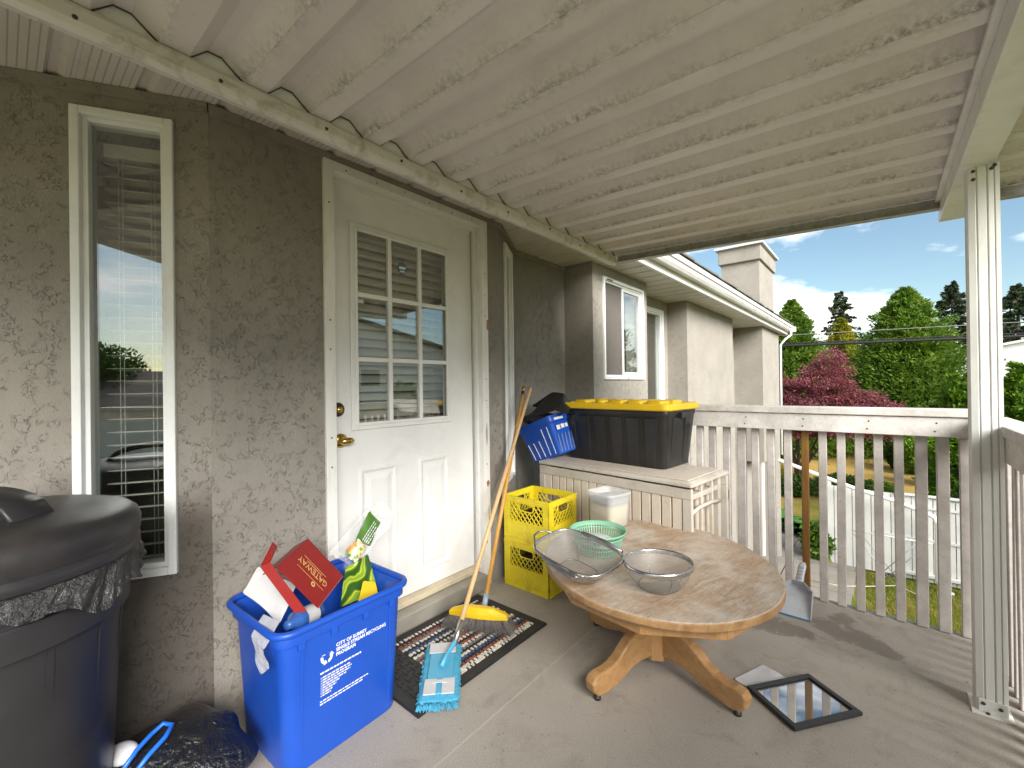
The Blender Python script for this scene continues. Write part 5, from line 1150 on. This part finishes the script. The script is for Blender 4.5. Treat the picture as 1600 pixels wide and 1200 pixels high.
def conifer(name, label, loc, H, R, mat, seed, n=14000, leaf=.22, start=.06, shape=1.0, spray=.6, gaps=.0, tiers=0, group='trees beyond the garden', clumps=380):
    rg = np.random.default_rng(seed); x, y, z = loc; th = tree_thing(name, label, 'tree', loc, group)
    trunk(th, [(x, y, z), (x, y, z+H*.5), (x, y, z+H*.97)], [max(.05, R*.075), R*.045, .015])
    # clumps spread over the cone, leaves gathered in each clump
    h = rg.uniform(start, 1, clumps)**.9; ang = rg.uniform(0, 2*PI, clumps)
    prof = R*np.clip((1-h), 0.02, 1)**shape*(1+.14*np.sin(ang*3+seed)+.10*np.sin(h*23+ang*2)+.17*rg.normal(0, 1, clumps))
    if tiers: prof = prof*(.62+.5*(np.cos(h*tiers*2*PI)*.5+.5))
    rad = prof*np.sqrt(rg.uniform(.30, 1, clumps)); cc = np.stack([x+rad*np.cos(ang), y+rad*np.sin(ang), z+H*h], 1)
    k = rg.integers(0, clumps, n); cr = (spray*R*.17*np.clip(1.03-h, .02, 1))[k]+leaf*.2
    C = cc[k]+rg.normal(0, 1, (n, 3))*np.stack([cr, cr, cr*.75], 1)
    out = np.stack([np.cos(ang[k]), np.sin(ang[k]), np.full(n, .5)], 1)+rg.normal(0, .5, (n, 3))
    if tiers: out[:, 2] -= .25
    V, Fq = leaves(C, out, leaf*1.3*rg.uniform(.6, 1.4, n), leaf*.42*rg.uniform(.6, 1.3, n), rg)
    # larger sprays deeper in the crown close it off
    m = n//4; hh = rg.uniform(start, .93, m); aa = rg.uniform(0, 2*PI, m); ri = R*(1-hh)**shape*np.sqrt(rg.uniform(0, .72, m))*.92; Ci = np.stack([x+ri*np.cos(aa), y+ri*np.sin(aa), z+H*hh], 1)
    V2, F2 = leaves(Ci, rg.normal(0, 1, (m, 3)), leaf*2.6*rg.uniform(.7, 1.3, m), leaf*1.9*rg.uniform(.7, 1.3, m), rg); Fq = np.concatenate([Fq, F2+len(V)]); V = np.concatenate([V, V2])
    o = link('crown', arr_mesh('crown', V-np.array(loc), Fq, mat), th, loc)
    if tiers:
        q = MB(); 
        for j in range(0, clumps, 3):
            p = cc[j]; q.tube([(x, y, p[2]+.15*rad[j]), tuple(p)], [.035*R/3, .012], 4)
        q.build('branches', bark, th)
    return th
def fir(name, label, loc, H, R, mat, seed, nb=110, per=150, leaf=.26, group='trees beyond the garden'):
    rg = np.random.default_rng(seed); x, y, z = loc; th = tree_thing(name, label, 'tree', loc, group)
    trunk(th, [(x, y, z), (x, y, z+H*.5), (x, y, z+H*.99)], [.30, .17, .03]); Cs, Ds = [], []; q = MB()
    for i in range(nb):
        h = .18+.80*(i/nb)**.9+rg.normal(0, .008); a = i*2.4+rg.normal(0, .3); L = R*(1.02-h)**.72*rg.uniform(.55, 1.12); d = np.array([math.cos(a), math.sin(a), 0.]); s_ = np.array([-d[1], d[0], 0.])
        t = rg.uniform(.12, 1, per)**.8; drop = -.16*L*t**1.5+.10*L*(t > .8)*(t-.8)*2
        w = rg.normal(0, 1, per)*L*.11*(1.15-t); C = np.array([x, y, z+H*h])+np.outer(t*L, d)+np.outer(w, s_); C[:, 2] += drop+rg.normal(0, .07, per)-np.abs(rg.normal(0, .10, per))
        Cs.append(C); Ds.append(d+np.outer(np.sign(w)*.8, s_)+rg.normal(0, .4, (per, 3))+np.array([0, 0, -.25]))
        e = np.array([x, y, z+H*h])+d*L*.9; q.tube([(x, y, z+H*h), (e[0], e[1], e[2]-.14*L)], [.04, .012], 4)
    n = nb*per; V, Fq = leaves(np.concatenate(Cs), np.concatenate(Ds), leaf*rg.uniform(.6, 1.3, n), leaf*.42*rg.uniform(.6, 1.3, n), rg)
    link('crown', arr_mesh('crown', V-np.array(loc), Fq, mat), th, loc); q.build('branches', bark, th); return th
G1 = leaf_mat('cedar_foliage', (.055, .12, .012), (.125, .22, .02), (.16, .25, .025)); G2 = leaf_mat('fir_foliage', (.03, .055, .028), (.075, .10, .05), None, tl=.2); G3 = leaf_mat('golden_foliage', (.19, .20, .015), (.36, .32, .02), (.12, .18, .02)); G4 = leaf_mat('hedge_foliage', (.085, .19, .012), (.20, .34, .02), (.06, .14, .012)); G5 = leaf_mat('dark_foliage', (.03, .075, .012), (.07, .14, .02))
conifer('cedar_tree', 'broad bright green cedar in the middle of the tree line', (1.0, 30, GZ), 8.5, 3.7, G1, 1, 60000, .15, .02, .72, .75, clumps=900)
conifer('cedar_tree', 'green cedar rising directly behind the end of the gutter', (-3.5, 27, GZ), 8.1, 2.7, G1, 2, 38000, .14, .02, .72, .75, clumps=700)
fir('spruce_tree', 'small distant dark spruce with pointed top above the golden tree', (-3.2, 60, GZ), 13.9, 4.2, G2, 3, 110, 90, .34)
conifer('golden_cypress', 'yellow green cypress between the two cedars', (-1.75, 34, GZ), 7.7, 1.8, G3, 4, 22000, .14, .05, .62, .8, clumps=500)
fir('fir_tree', 'tall dark fir with open branches left of the white post', (5.0, 55, GZ), 12.6, 4.6, G2, 5, 100, 130, .36)
fir('fir_tree', 'tall dark fir with open branches right of the white post', (8.4, 52, GZ), 11.4, 4.4, G2, 6, 100, 130, .36)
conifer('cedar_tree', 'dark green cedar low behind the golden cypress', (-1.4, 38, GZ), 6.2, 2.6, G5, 7, 12000, .22, .02, .5, .8)
conifer('hedge_cypress', 'bright green hedge cypress just left of the white post', (1.55, 15.5, GZ), 3.95, .78, G4, 8, 15000, .10, .02, .35, .8, group='hedge cypresses')
conifer('hedge_cypress', 'bright green hedge cypress just right of the white post', (2.55, 15.2, GZ), 4.2, .85, G4, 9, 15000, .10, .02, .35, .8, group='hedge cypresses')
conifer('hedge_cypress', 'hedge cypress at the right picture edge', (3.6, 14.8, GZ), 4.3, .9, G4, 10, 12000, .11, .02, .35, .8, group='hedge cypresses')
conifer('hedge_cypress', 'darker hedge cypress behind the end of the white fence', (1.75, 13.2, GZ), 2.75, .62, G5, 18, 10000, .09, .02, .3, .8, group='hedge cypresses')
for k in range(5):
    conifer('hedge_cypress', 'hedge cypress in the row continuing past the right picture edge', (5.0+1.4*k, 14.2-1.6*k, GZ), 4.0, .95, G4, 30+k, 7000, .13, .02, .35, .8, group='hedge cypresses')
conifer('cedar_tree', 'broad cedar out of frame beyond the hedge', (9.5, 24, GZ), 9, 3.4, G1, 36, 14000, .26, .02, .6, .75)
# japanese maple
mp_ = tree_thing('japanese_maple', 'spreading purple red japanese maple above the railing', 'tree', (-2.35, 19.5, GZ))
bx, by = -2.35, 19.5; rgp = random.Random(5); mbk = pm('maple_bark', (.10, .065, .045), .85, .3, 10, .4, 40)
ends = []
for k in range(8):
    a = 2*PI*k/8+rgp.uniform(-.3, .3); r1 = rgp.uniform(.5, .9); r2 = rgp.uniform(1.3, 2.1)
    p0 = (bx+.10*math.cos(a), by+.10*math.sin(a), GZ); p1 = (bx+.3*r1*math.cos(a), by+.3*r1*math.sin(a), GZ+.75); p2 = (bx+r1*math.cos(a), by+r1*math.sin(a), GZ+1.7); p3 = (bx+r2*math.cos(a)+.6, by+r2*math.sin(a), GZ+2.6+rgp.uniform(-.2, .6))
    trunk(mp_, [p0, p1, p2, p3], [.055, .05, .035, .012], 'limb', 7, mbk); ends.append(p3)
rg = np.random.default_rng(77); layers = []
for (cx_, cy_, cz_, ax_, ay_, az_) in ((-1.35, 19.5, 4.72, .55, .6, .24), (-1.5, 19.5, 4.3, .85, .8, .26), (-1.75, 19.3, 3.85, 1.15, 1.1, .24), (-3.35, 19.6, 4.05, .6, .8, .28), (-3.3, 19.6, 3.65, .95, 1.1, .30), (-2.4, 19.5, 3.35, 1.5, 1.2, .26), (-.9, 19.5, 3.3, 1.1, 1.0, .24), (-2.6, 19.2, 3.05, 1.5, 1.4, .24), (-1.2, 19.3, 3.0, 1.3, 1.2, .24), (-.3, 19.4, 2.95, 1.05, 1.0, .20), (.35, 19.3, 2.75, .7, .8, .16), (-3.2, 19.3, 2.65, 1.2, 1.2, .25), (-1.9, 18.9, 2.55, 1.7, 1.3, .24), (-.1, 19.3, 2.5, 1.1, 1.0, .2), (-.9, 18.9, 2.2, 1.3, 1.1, .22), (-2.9, 18.9, 2.1, 1.2, 1.1, .22)):
    n = int(3000*ax_*ay_); u = rg.normal(0, 1, (n, 3)); u /= np.linalg.norm(u, axis=1)[:, None]; rr_ = rg.uniform(.35, 1.08, n)**.6
    C = np.stack([cx_+u[:, 0]*ax_*rr_, cy_+u[:, 1]*ay_*rr_, GZ+cz_+u[:, 2]*az_*rr_-.16*(u[:, 0]**2+u[:, 1]**2)*rr_], 1)
    C += rg.normal(0, .055, (n, 3))*np.array([1, 1, .8]); C[:, 2] += .10*np.sin(C[:, 0]*5.1+cz_*9)*np.cos(C[:, 1]*4.3); layers.append((C, np.stack([u[:, 0], u[:, 1], np.full(n, -.35)], 1)+rg.normal(0, .45, (n, 3))))
C = np.concatenate([l[0] for l in layers]); D = np.concatenate([l[1] for l in layers])
V, Fq = leaves(C, D, .11*rg.uniform(.6, 1.3, len(C)), .035*rg.uniform(.6, 1.4, len(C)), rg)
link('crown', arr_mesh('crown', V-np.array((bx, by, GZ)), Fq, leaf_mat('maple_foliage', (.12, .024, .03), (.27, .07, .08), (.24, .10, .115), tl=.35)), mp_, (bx, by, GZ))
# bushes
def bush(name, label, loc, r, h, mat, seed, n=5000, leaf=.08, group=None, cat='shrub'):
    rg = np.random.default_rng(seed); x, y, z = loc; th = tree_thing(name, label, cat, loc, group)
    for k in range(4):
        a = 2*PI*k/4; trunk(th, [(x, y, z), (x+.3*r*math.cos(a), y+.3*r*math.sin(a), z+h*.55)], [.025, .01], 'stem', 5)
    u = rg.normal(0, 1, (n, 3)); u /= np.linalg.norm(u, axis=1)[:, None]; k = rg.uniform(.55, 1.05, n)*(1+.12*np.sin(u[:, 0]*5+seed)*np.cos(u[:, 1]*6)); zz = np.clip(h*.5+u[:, 2]*h*.5*k, .01, None)
    C = np.stack([x+u[:, 0]*r*k, y+u[:, 1]*r*k, z+zz], 1); V, Fq = leaves(C, u+rg.normal(0, .6, (n, 3)), leaf*rg.uniform(.6, 1.3, n), leaf*.6*rg.uniform(.6, 1.3, n), rg)
    link('foliage', arr_mesh('foliage', V-np.array(loc), Fq, mat), th, loc); return th
bush('round_shrub', 'rounded bright green shrub at the lawn edge', (1.2, 24, GZ), .75, 1.65, G4, 40, 9000, .10, 'lawn edge shrubs')
bush('round_shrub', 'small dark rounded shrub left of the bright one', (.55, 25.0, GZ), .42, 1.25, G5, 41, 5000, .09, 'lawn edge shrubs')
bush('round_shrub', 'loose bright green shrub nearer the hedge', (1.75, 21.5, GZ), .7, 1.7, G4, 42, 8000, .10, 'lawn edge shrubs')
bush('border_shrub', 'low dark green shrub in the bed behind the white handrail', (-1.0, 17.8, GZ), .75, .75, G5, 43, 6000, .09, 'border shrubs')
bush('border_shrub', 'low leafy shrub in the bed left of the brown baluster', (-2.2, 17.2, GZ), .6, .7, G5, 44, 5000, .09, 'border shrubs')
bush('border_shrub', 'yellow green tufted shrub beside the house corner', (-2.75, 17.6, GZ), .45, .95, G3, 45, 4000, .09, 'border shrubs')
bush('border_shrub', 'low green shrub farther right in the bed', (-.15, 18.2, GZ), .6, .6, G1, 46, 5000, .09, 'border shrubs')
# hostas: clumps of big leaves, each leaf its own piece
hm = [pm('hosta_leaf_%d' % k, c, .45, .2, 20) for k, c in enumerate(((.045, .15, .015), (.07, .21, .022), (.03, .10, .014)))]
def hosta(label, loc, n, R, seed):
    rg = random.Random(seed); th = tree_thing('hosta_plant', label, 'plant', loc, 'hosta plants'); ms = []
    for m in hm:
        q = MB(); rows = []
        for i, (t_, w) in enumerate(((0, .02), (.18, .6), (.4, 1.0), (.65, .85), (.85, .45), (1, .03))):
            z = .55*t_-.62*t_*t_; rows.append([(t_, -.34*w, z+.05*w), (t_, 0, z-.02), (t_, .34*w, z+.05*w)])
        q.loft(rows, closed=False); ms.append(q.mesh('leaf', m))
    for k in range(n):
        a = 2*PI*k*.382+rg.uniform(-.2, .2); s_ = R*rg.uniform(.6, 1.0); o = inst('leaf', ms[k % 3], th, (loc[0]+.08*math.cos(a), loc[1]+.08*math.sin(a), loc[2]+.10+.32*(1-k/n)*R), (0, rg.uniform(-.45, .35), a), (s_, s_*rg.uniform(.8, 1.1), s_))
    return th
hosta('broad leaved hosta left of the brown baluster', (-1.95, 13.1, GZ), 22, .62, 1); hosta('broad leaved hosta right of the brown baluster', (-1.25, 12.8, GZ), 22, .66, 2); hosta('hosta hidden partly behind the house corner', (-2.55, 13.3, GZ), 18, .55, 3)
bush('grass_clump', 'narrow leaved green clump at the foot of the white fence', (-1.02, 11.35, GZ), .30, .75, G1, 48, 1800, .22)
# short grass
rg = np.random.default_rng(9); n = 26000; gx = rg.uniform(-.45, 2.3, n); gy = rg.uniform(6.5, 11.1, n); keep = gx > -.35+.3*np.sin(gy*2.1)*.5
gx, gy = gx[keep], gy[keep]; n = len(gx); hgt = rg.uniform(.03, .08, n); lean = rg.normal(0, .03, (n, 2)); wdir = rg.uniform(0, PI, n)
A = np.stack([gx-np.cos(wdir)*.006, gy-np.sin(wdir)*.006, np.full(n, GZ)], 1); B = np.stack([gx+np.cos(wdir)*.006, gy+np.sin(wdir)*.006, np.full(n, GZ)], 1); Cc = np.stack([gx+lean[:, 0], gy+lean[:, 1], GZ+hgt], 1)
go = link('grass', arr_mesh('grass', np.concatenate([A, B, Cc]), np.stack([np.arange(n), np.arange(n)+n, np.arange(n)+2*n], 1), leaf_mat('grass_blades', (.12, .18, .015), (.27, .28, .04), (.38, .32, .09)))); tag(go, 'patchy green lawn below the deck', 'grass', kind='stuff')

# white board fence
wf = thing('white_fence', 'tall white painted board fence behind the lawn below the deck', 'fence', (.6, 11.2, GZ))
fm = pm('fence_white', (.60, .60, .59), .5, .05, 4, dirt=(.42, .40, .35), dscale=3, damt=.4, rnd=.06)
brd = MB().box((-.068, -.012, .05), (.068, .012, 1.66)).mesh('board', fm); rr = random.Random(4)
for k in range(24): inst('board', brd, wf, (-.83+.148*k, 11.2+rr.uniform(-.003, .003), GZ), None, (1, 1, 1-.0035*k+rr.uniform(-.004, .004)))
MB().box((-.91, 11.215, GZ+1.55), (2.7, 11.26, GZ+1.62)).build('back_rail', fm, wf); MB().box((.20, 11.15, GZ+1.62), (2.7, 11.23, GZ+1.66)).build('cap_board', fm, wf, bev=.006)
MB().box((.20, 11.168, GZ+1.40), (2.7, 11.187, GZ+1.44)).build('batten', fm, wf); MB().box((-.1, 11.165, GZ+.80), (2.7, 11.187, GZ+.84)).build('batten', fm, wf)
MB().box((.28, 11.12, GZ+.14), (2.7, 11.187, GZ+.20)).build('bottom_rail', fm, wf, bev=.008)
MB().box((.02, 11.17, 0+GZ), (.26, 11.187, GZ+.07)).build('kick_board', pm('dark_board', (.06, .05, .045), .9), wf)
for x in (-.86, .9): MB().box((x-.05, 11.262, GZ), (x+.05, 11.35, GZ+1.72)).build('post', fm, wf)
hr = thing('stair_handrail', 'sloping white pipe handrail descending in front of the white fence', 'handrail', (.746, 10.9, GZ))
q = MB(); q.tube([(-2.0, 10.9, -.37), (-1.748, 10.9, -.453), (-.409, 10.9, -.90), (.205, 10.9, -1.06), (.62, 10.9, -1.21), (.72, 10.9, -1.27), (.755, 10.9, -1.38), (.752, 10.9, -2.40), (.80, 10.9, -2.56), (.95, 10.9, -2.60)], .038, 10); q.build('pipe', M['white_vinyl'], hr)
for x, z in ((-1.2, -.64), (.0, -1.005)): q = MB(); q.tube([(x, 10.9, z), (x, 10.9, GZ)], .022, 8); q.build('support', M['white_vinyl'], hr)
fk = thing('folding_rack', 'thin grey crossed legs of a folding rack before the white fence', 'rack', (.1, 10.6, GZ))
rkm = pm('rack_metal', (.36, .37, .42), .4, metal=.6)
for a, c_ in (((-.42, -1.72), (.20, -2.58)), ((-.34, -1.66), (.28, -2.52)), ((.60, -1.70), (-.05, -2.58)), ((.56, -1.58), (-.12, -2.50))):
    q = MB(); q.tube([(a[0], 10.6, a[1]), (c_[0], 10.6, c_[1])], .008, 6); q.build('leg', rkm, fk)
q = MB(); q.tube([(-.45, 10.6, -1.655), (.68, 10.6, -1.665)], .012, 6); q.build('rail', M['white_vinyl'], fk)
gh = thing('garden_hose', 'thin pale hose looping across the lawn', 'hose', (.2, 9.9, GZ)); q = MB(); q.tube([(-1.0, 9.9, GZ+.07), (-.6, 9.95, GZ+.06), (-.2, 10.2, GZ+.08), (.2, 10.5, GZ+.10), (.45, 10.4, GZ+.05), (.5, 10.0, GZ+.03)], .010, 6); q.build('tube', pm('hose', (.55, .48, .36), .6), gh)

# neighbour's white house at the right
def siding_mat():
    t = NT('lap_siding'); sp = t.node('ShaderNodeSeparateXYZ', {0: t.tc.outputs['Object']}); f = t.math('FRACT', t.math('MULTIPLY', sp.outputs[2], 5.5))
    t.set(color=t.mix(t.noise(1.5, 4), (.70, .69, .67), (.80, .79, .77)), rough=.6); t.bump(f, .8, .02); return t.mat
sid = siding_mat(); dkroof = pm('grey_roof', (.20, .19, .185), .9, .2, 3, .3, 60)
def simple_house(label, loc, w, d, h, rise, rot, wins, roofmat=dkroof):
    th = thing('neighbour_house', label, 'house', loc); Mh = xform(loc, rot)
    q = MB(Mh); q.box((-w/2, -d/2, 0), (w/2, d/2, h))
    q.add([(-w/2, -d/2, h+.001), (-w/2, d/2, h+.001), (-w/2, 0, h+rise)], [(0, 1, 2)]); q.add([(w/2, -d/2, h+.001), (w/2, d/2, h+.001), (w/2, 0, h+rise)], [(0, 2, 1)]); q.build('wall', sid, th)
    for s_ in (-1, 1):
        q = MB(Mh); ov = .4; k = ov*rise/(d/2); q.hexa([(-w/2-.3, s_*(d/2+ov), h-k), (w/2+.3, s_*(d/2+ov), h-k), (w/2+.3, 0, h+rise), (-w/2-.3, 0, h+rise)], [(-w/2-.3, s_*(d/2+ov), h-k+.12), (w/2+.3, s_*(d/2+ov), h-k+.12), (w/2+.3, 0, h+rise+.12), (-w/2-.3, 0, h+rise+.12)]); q.build('roof', roofmat, th)
    for (face, u, z, ww, hh) in wins:
        Mf = Mh @ (Matrix.Translation((u, -d/2-.03, z)) if face == 'S' else Matrix.Translation((-w/2-.03, u, z)) @ Matrix.Rotation(R_(-90), 4, 'Z'))
        q = MB(Mf); frame_rect(q, None, -ww/2, ww/2, -hh/2, hh/2, .07, -.02, .05); f_ = q.build('window', M['white_paint'], th); MB(Mf).box((-ww/2+.07, .0, -hh/2+.07), (ww/2-.07, .02, hh/2-.07)).build('pane', pm('dark_pane', (.03, .035, .04), .15), f_)
    return th
simple_house('white sided neighbour house beyond the hedge at right', (10.4, 41.5, GZ), 10, 14, 5.3, 1.45, R_(90), [('W', 2.5, 3.6, 1.2, 1.0)], M['white_paint'])
simple_house('white sided neighbour house off to the right of the deck', (16.5, 7.5, GZ), 9, 16, 5.2, 1.6, 0, [('W', 2.3, 4.2, 1.0, .8), ('W', -4, 4.0, 1.4, 1.1), ('W', 2.6, 1.6, 1.0, 1.2)])
simple_house('brown roofed neighbour house across the back lane', (22, -27, GZ), 14, 9, 3.0, 2.0, R_(48), [('S', -3, 1.7, 1.6, 1.2), ('S', 3, 1.7, 1.6, 1.2)], pm('brown_roof', (.17, .14, .12), .9, .2, 3))
bush('garden_tree', 'round crowned green tree behind the house across the back lane', (19.5, -30.5, GZ+1.2), 3.3, 5.8, G5, 90, 16000, .28, None, 'tree')

# overhead cables
cbm = pm('black_cable', (.02, .02, .022), .6)
for lab, z0, z1, z2, r in (('thick black overhead cable bundle crossing the trees', 2.93, 2.80, 2.72, .055), ('thin grey upper wire crossing the trees', 3.42, 3.31, 3.24, .012)):
    q = MB(); pts = [(-16, 24, z0+.5), (-10, 24, z0+.2), (-3.7, 24, z0), (0, 24, (z0+z1)/2-.02), (4, 24, z1-.04), (12, 24, z1+.1), (22, 24, z1+.6)]
    q.tube(pts, r, 6); o = q.build('overhead_cable', cbm if r > .02 else pm('grey_wire', (.3, .3, .3), .6)); tag(o, lab, 'cable')
    if r > .02:
        q = MB(); q.tube([(p[0], p[1], p[2]+.10) for p in pts], .022, 6); o2 = q.build('overhead_cable', cbm); tag(o2, 'slim black cable just above the thick bundle', 'cable')
for x, lab in ((-16, 'wooden utility pole hidden far to the left'), (22, 'wooden utility pole far to the right')):
    up = thing('utility_pole', lab, 'utility pole', (x, 24, GZ)); q = MB(); q.tube([(x, 24, GZ), (x, 24, 5.2)], [.15, .11], 10); q.build('pole', bark, up); MB().box((x-.06, 23.2, 4.6), (x+.06, 24.8, 4.72)).build('crossarm', bark, up)

# parked dark car by the road
def car(label, loc, rot, col):
    th = thing('parked_car', label, 'car', loc); Mc = xform(loc, rot); paint = pm('car_paint', col, .25, .05, 3)
    prof = [(-2.15, .42), (-2.2, .62), (-2.12, .86), (-1.95, .95), (-1.05, 1.0), (-.45, 1.42), (.95, 1.46), (1.75, 1.12), (2.12, .98), (2.2, .70), (2.12, .40), (1.80, .36)]
    rings = []
    for y, k, zk in ((-.86, .985, .94), (-.80, 1, .985), (-.6, 1, 1), (.6, 1, 1), (.80, 1, .985), (.86, .985, .94)):
        ring = []
        for x, z in prof: ins = max(0, (z-.95))*.35; ring.append((x*k, y*(1-ins*.6), .36+(z-.36)*zk))
        ring.append((-1.8, y, .34)); rings.append(ring)
    q = MB(Mc); q.loft(rings, cap0=True, cap1=True); body = q.build('body', paint, th, bev=.03)
    for y in (-.80, .80):
        q = MB(Mc); s_ = 1 if y > 0 else -1
        q.add([(-.88, s_*.80, 1.02), (-.42, s_*.745, 1.35), (.25, s_*.745, 1.38), (.25, s_*.80, 1.02)], [(0, 1, 2, 3)]); q.add([(.32, s_*.80, 1.02), (.32, s_*.745, 1.38), (.92, s_*.745, 1.38), (1.4, s_*.80, 1.06)], [(0, 1, 2, 3)])
        q.v = [tuple(Vector(v)+Mc.to_3x3() @ Vector((0, s_*.03, 0))) for v in q.v]; q.build('window', pm('car_glass', (.02, .022, .025), .08), th)
    wh = MB(Matrix.Rotation(R_(90), 4, 'X')); wh.lathe([(0, -.10), (.30, -.10), (.33, -.07), (.33, .07), (.30, .10), (.22, .10), (.22, .06), (0, .06)], 20); wm = wh.mesh('wheel', rub)
    rm_ = MB(Matrix.Rotation(R_(90), 4, 'X')); rm_.lathe([(0, .075), (.06, .08), (.07, .065), (.20, .065), (.215, .10), (.225, .10)], 20); rmm = rm_.mesh('rim', pm('alloy_dark', (.10, .10, .10), .4, metal=.7)); spk = MB()
    for k in range(8):
        a = 2*PI*k/8; spk.bar((.04*math.cos(a), .0, .04*math.sin(a)), (.20*math.cos(a), 0, .20*math.sin(a)), .035, .02, up=(0, 1, 0))
    spm_ = spk.mesh('spoke', pm('alloy', (.75, .75, .75), .3, metal=.5))
    for x in (-1.35, 1.35):
        for y in (-.80, .80):
            wo2 = inst('wheel', wm, th, Mc @ Vector((x, y, .33)), (0, 0, rot if y < 0 else rot+PI)); r_ = inst('rim', rmm, wo2, Mc @ Vector((x, y, .33))); s2 = inst('spokes', spm_, wo2, Mc @ Vector((x, y, .33)))
            dlt = .001
            r_.location = (0, -.004, 0); s2.location = (0, -.095, 0)
    for y in (-.6, .6): q = MB(Mc); q.box((-2.19, y-.16, .70), (-2.08, y+.16, .82)); q.build('headlight', M['print_white'], th)
    return th
car('dark parked car glimpsed between the balusters under the maple', (-2.85, 31.0, GZ+.02), R_(-1.2), (.03, .033, .04))
car('second dark parked car farther left under the maple', (-7.9, 31.2, GZ+.02), R_(-1.2), (.02, .022, .03))
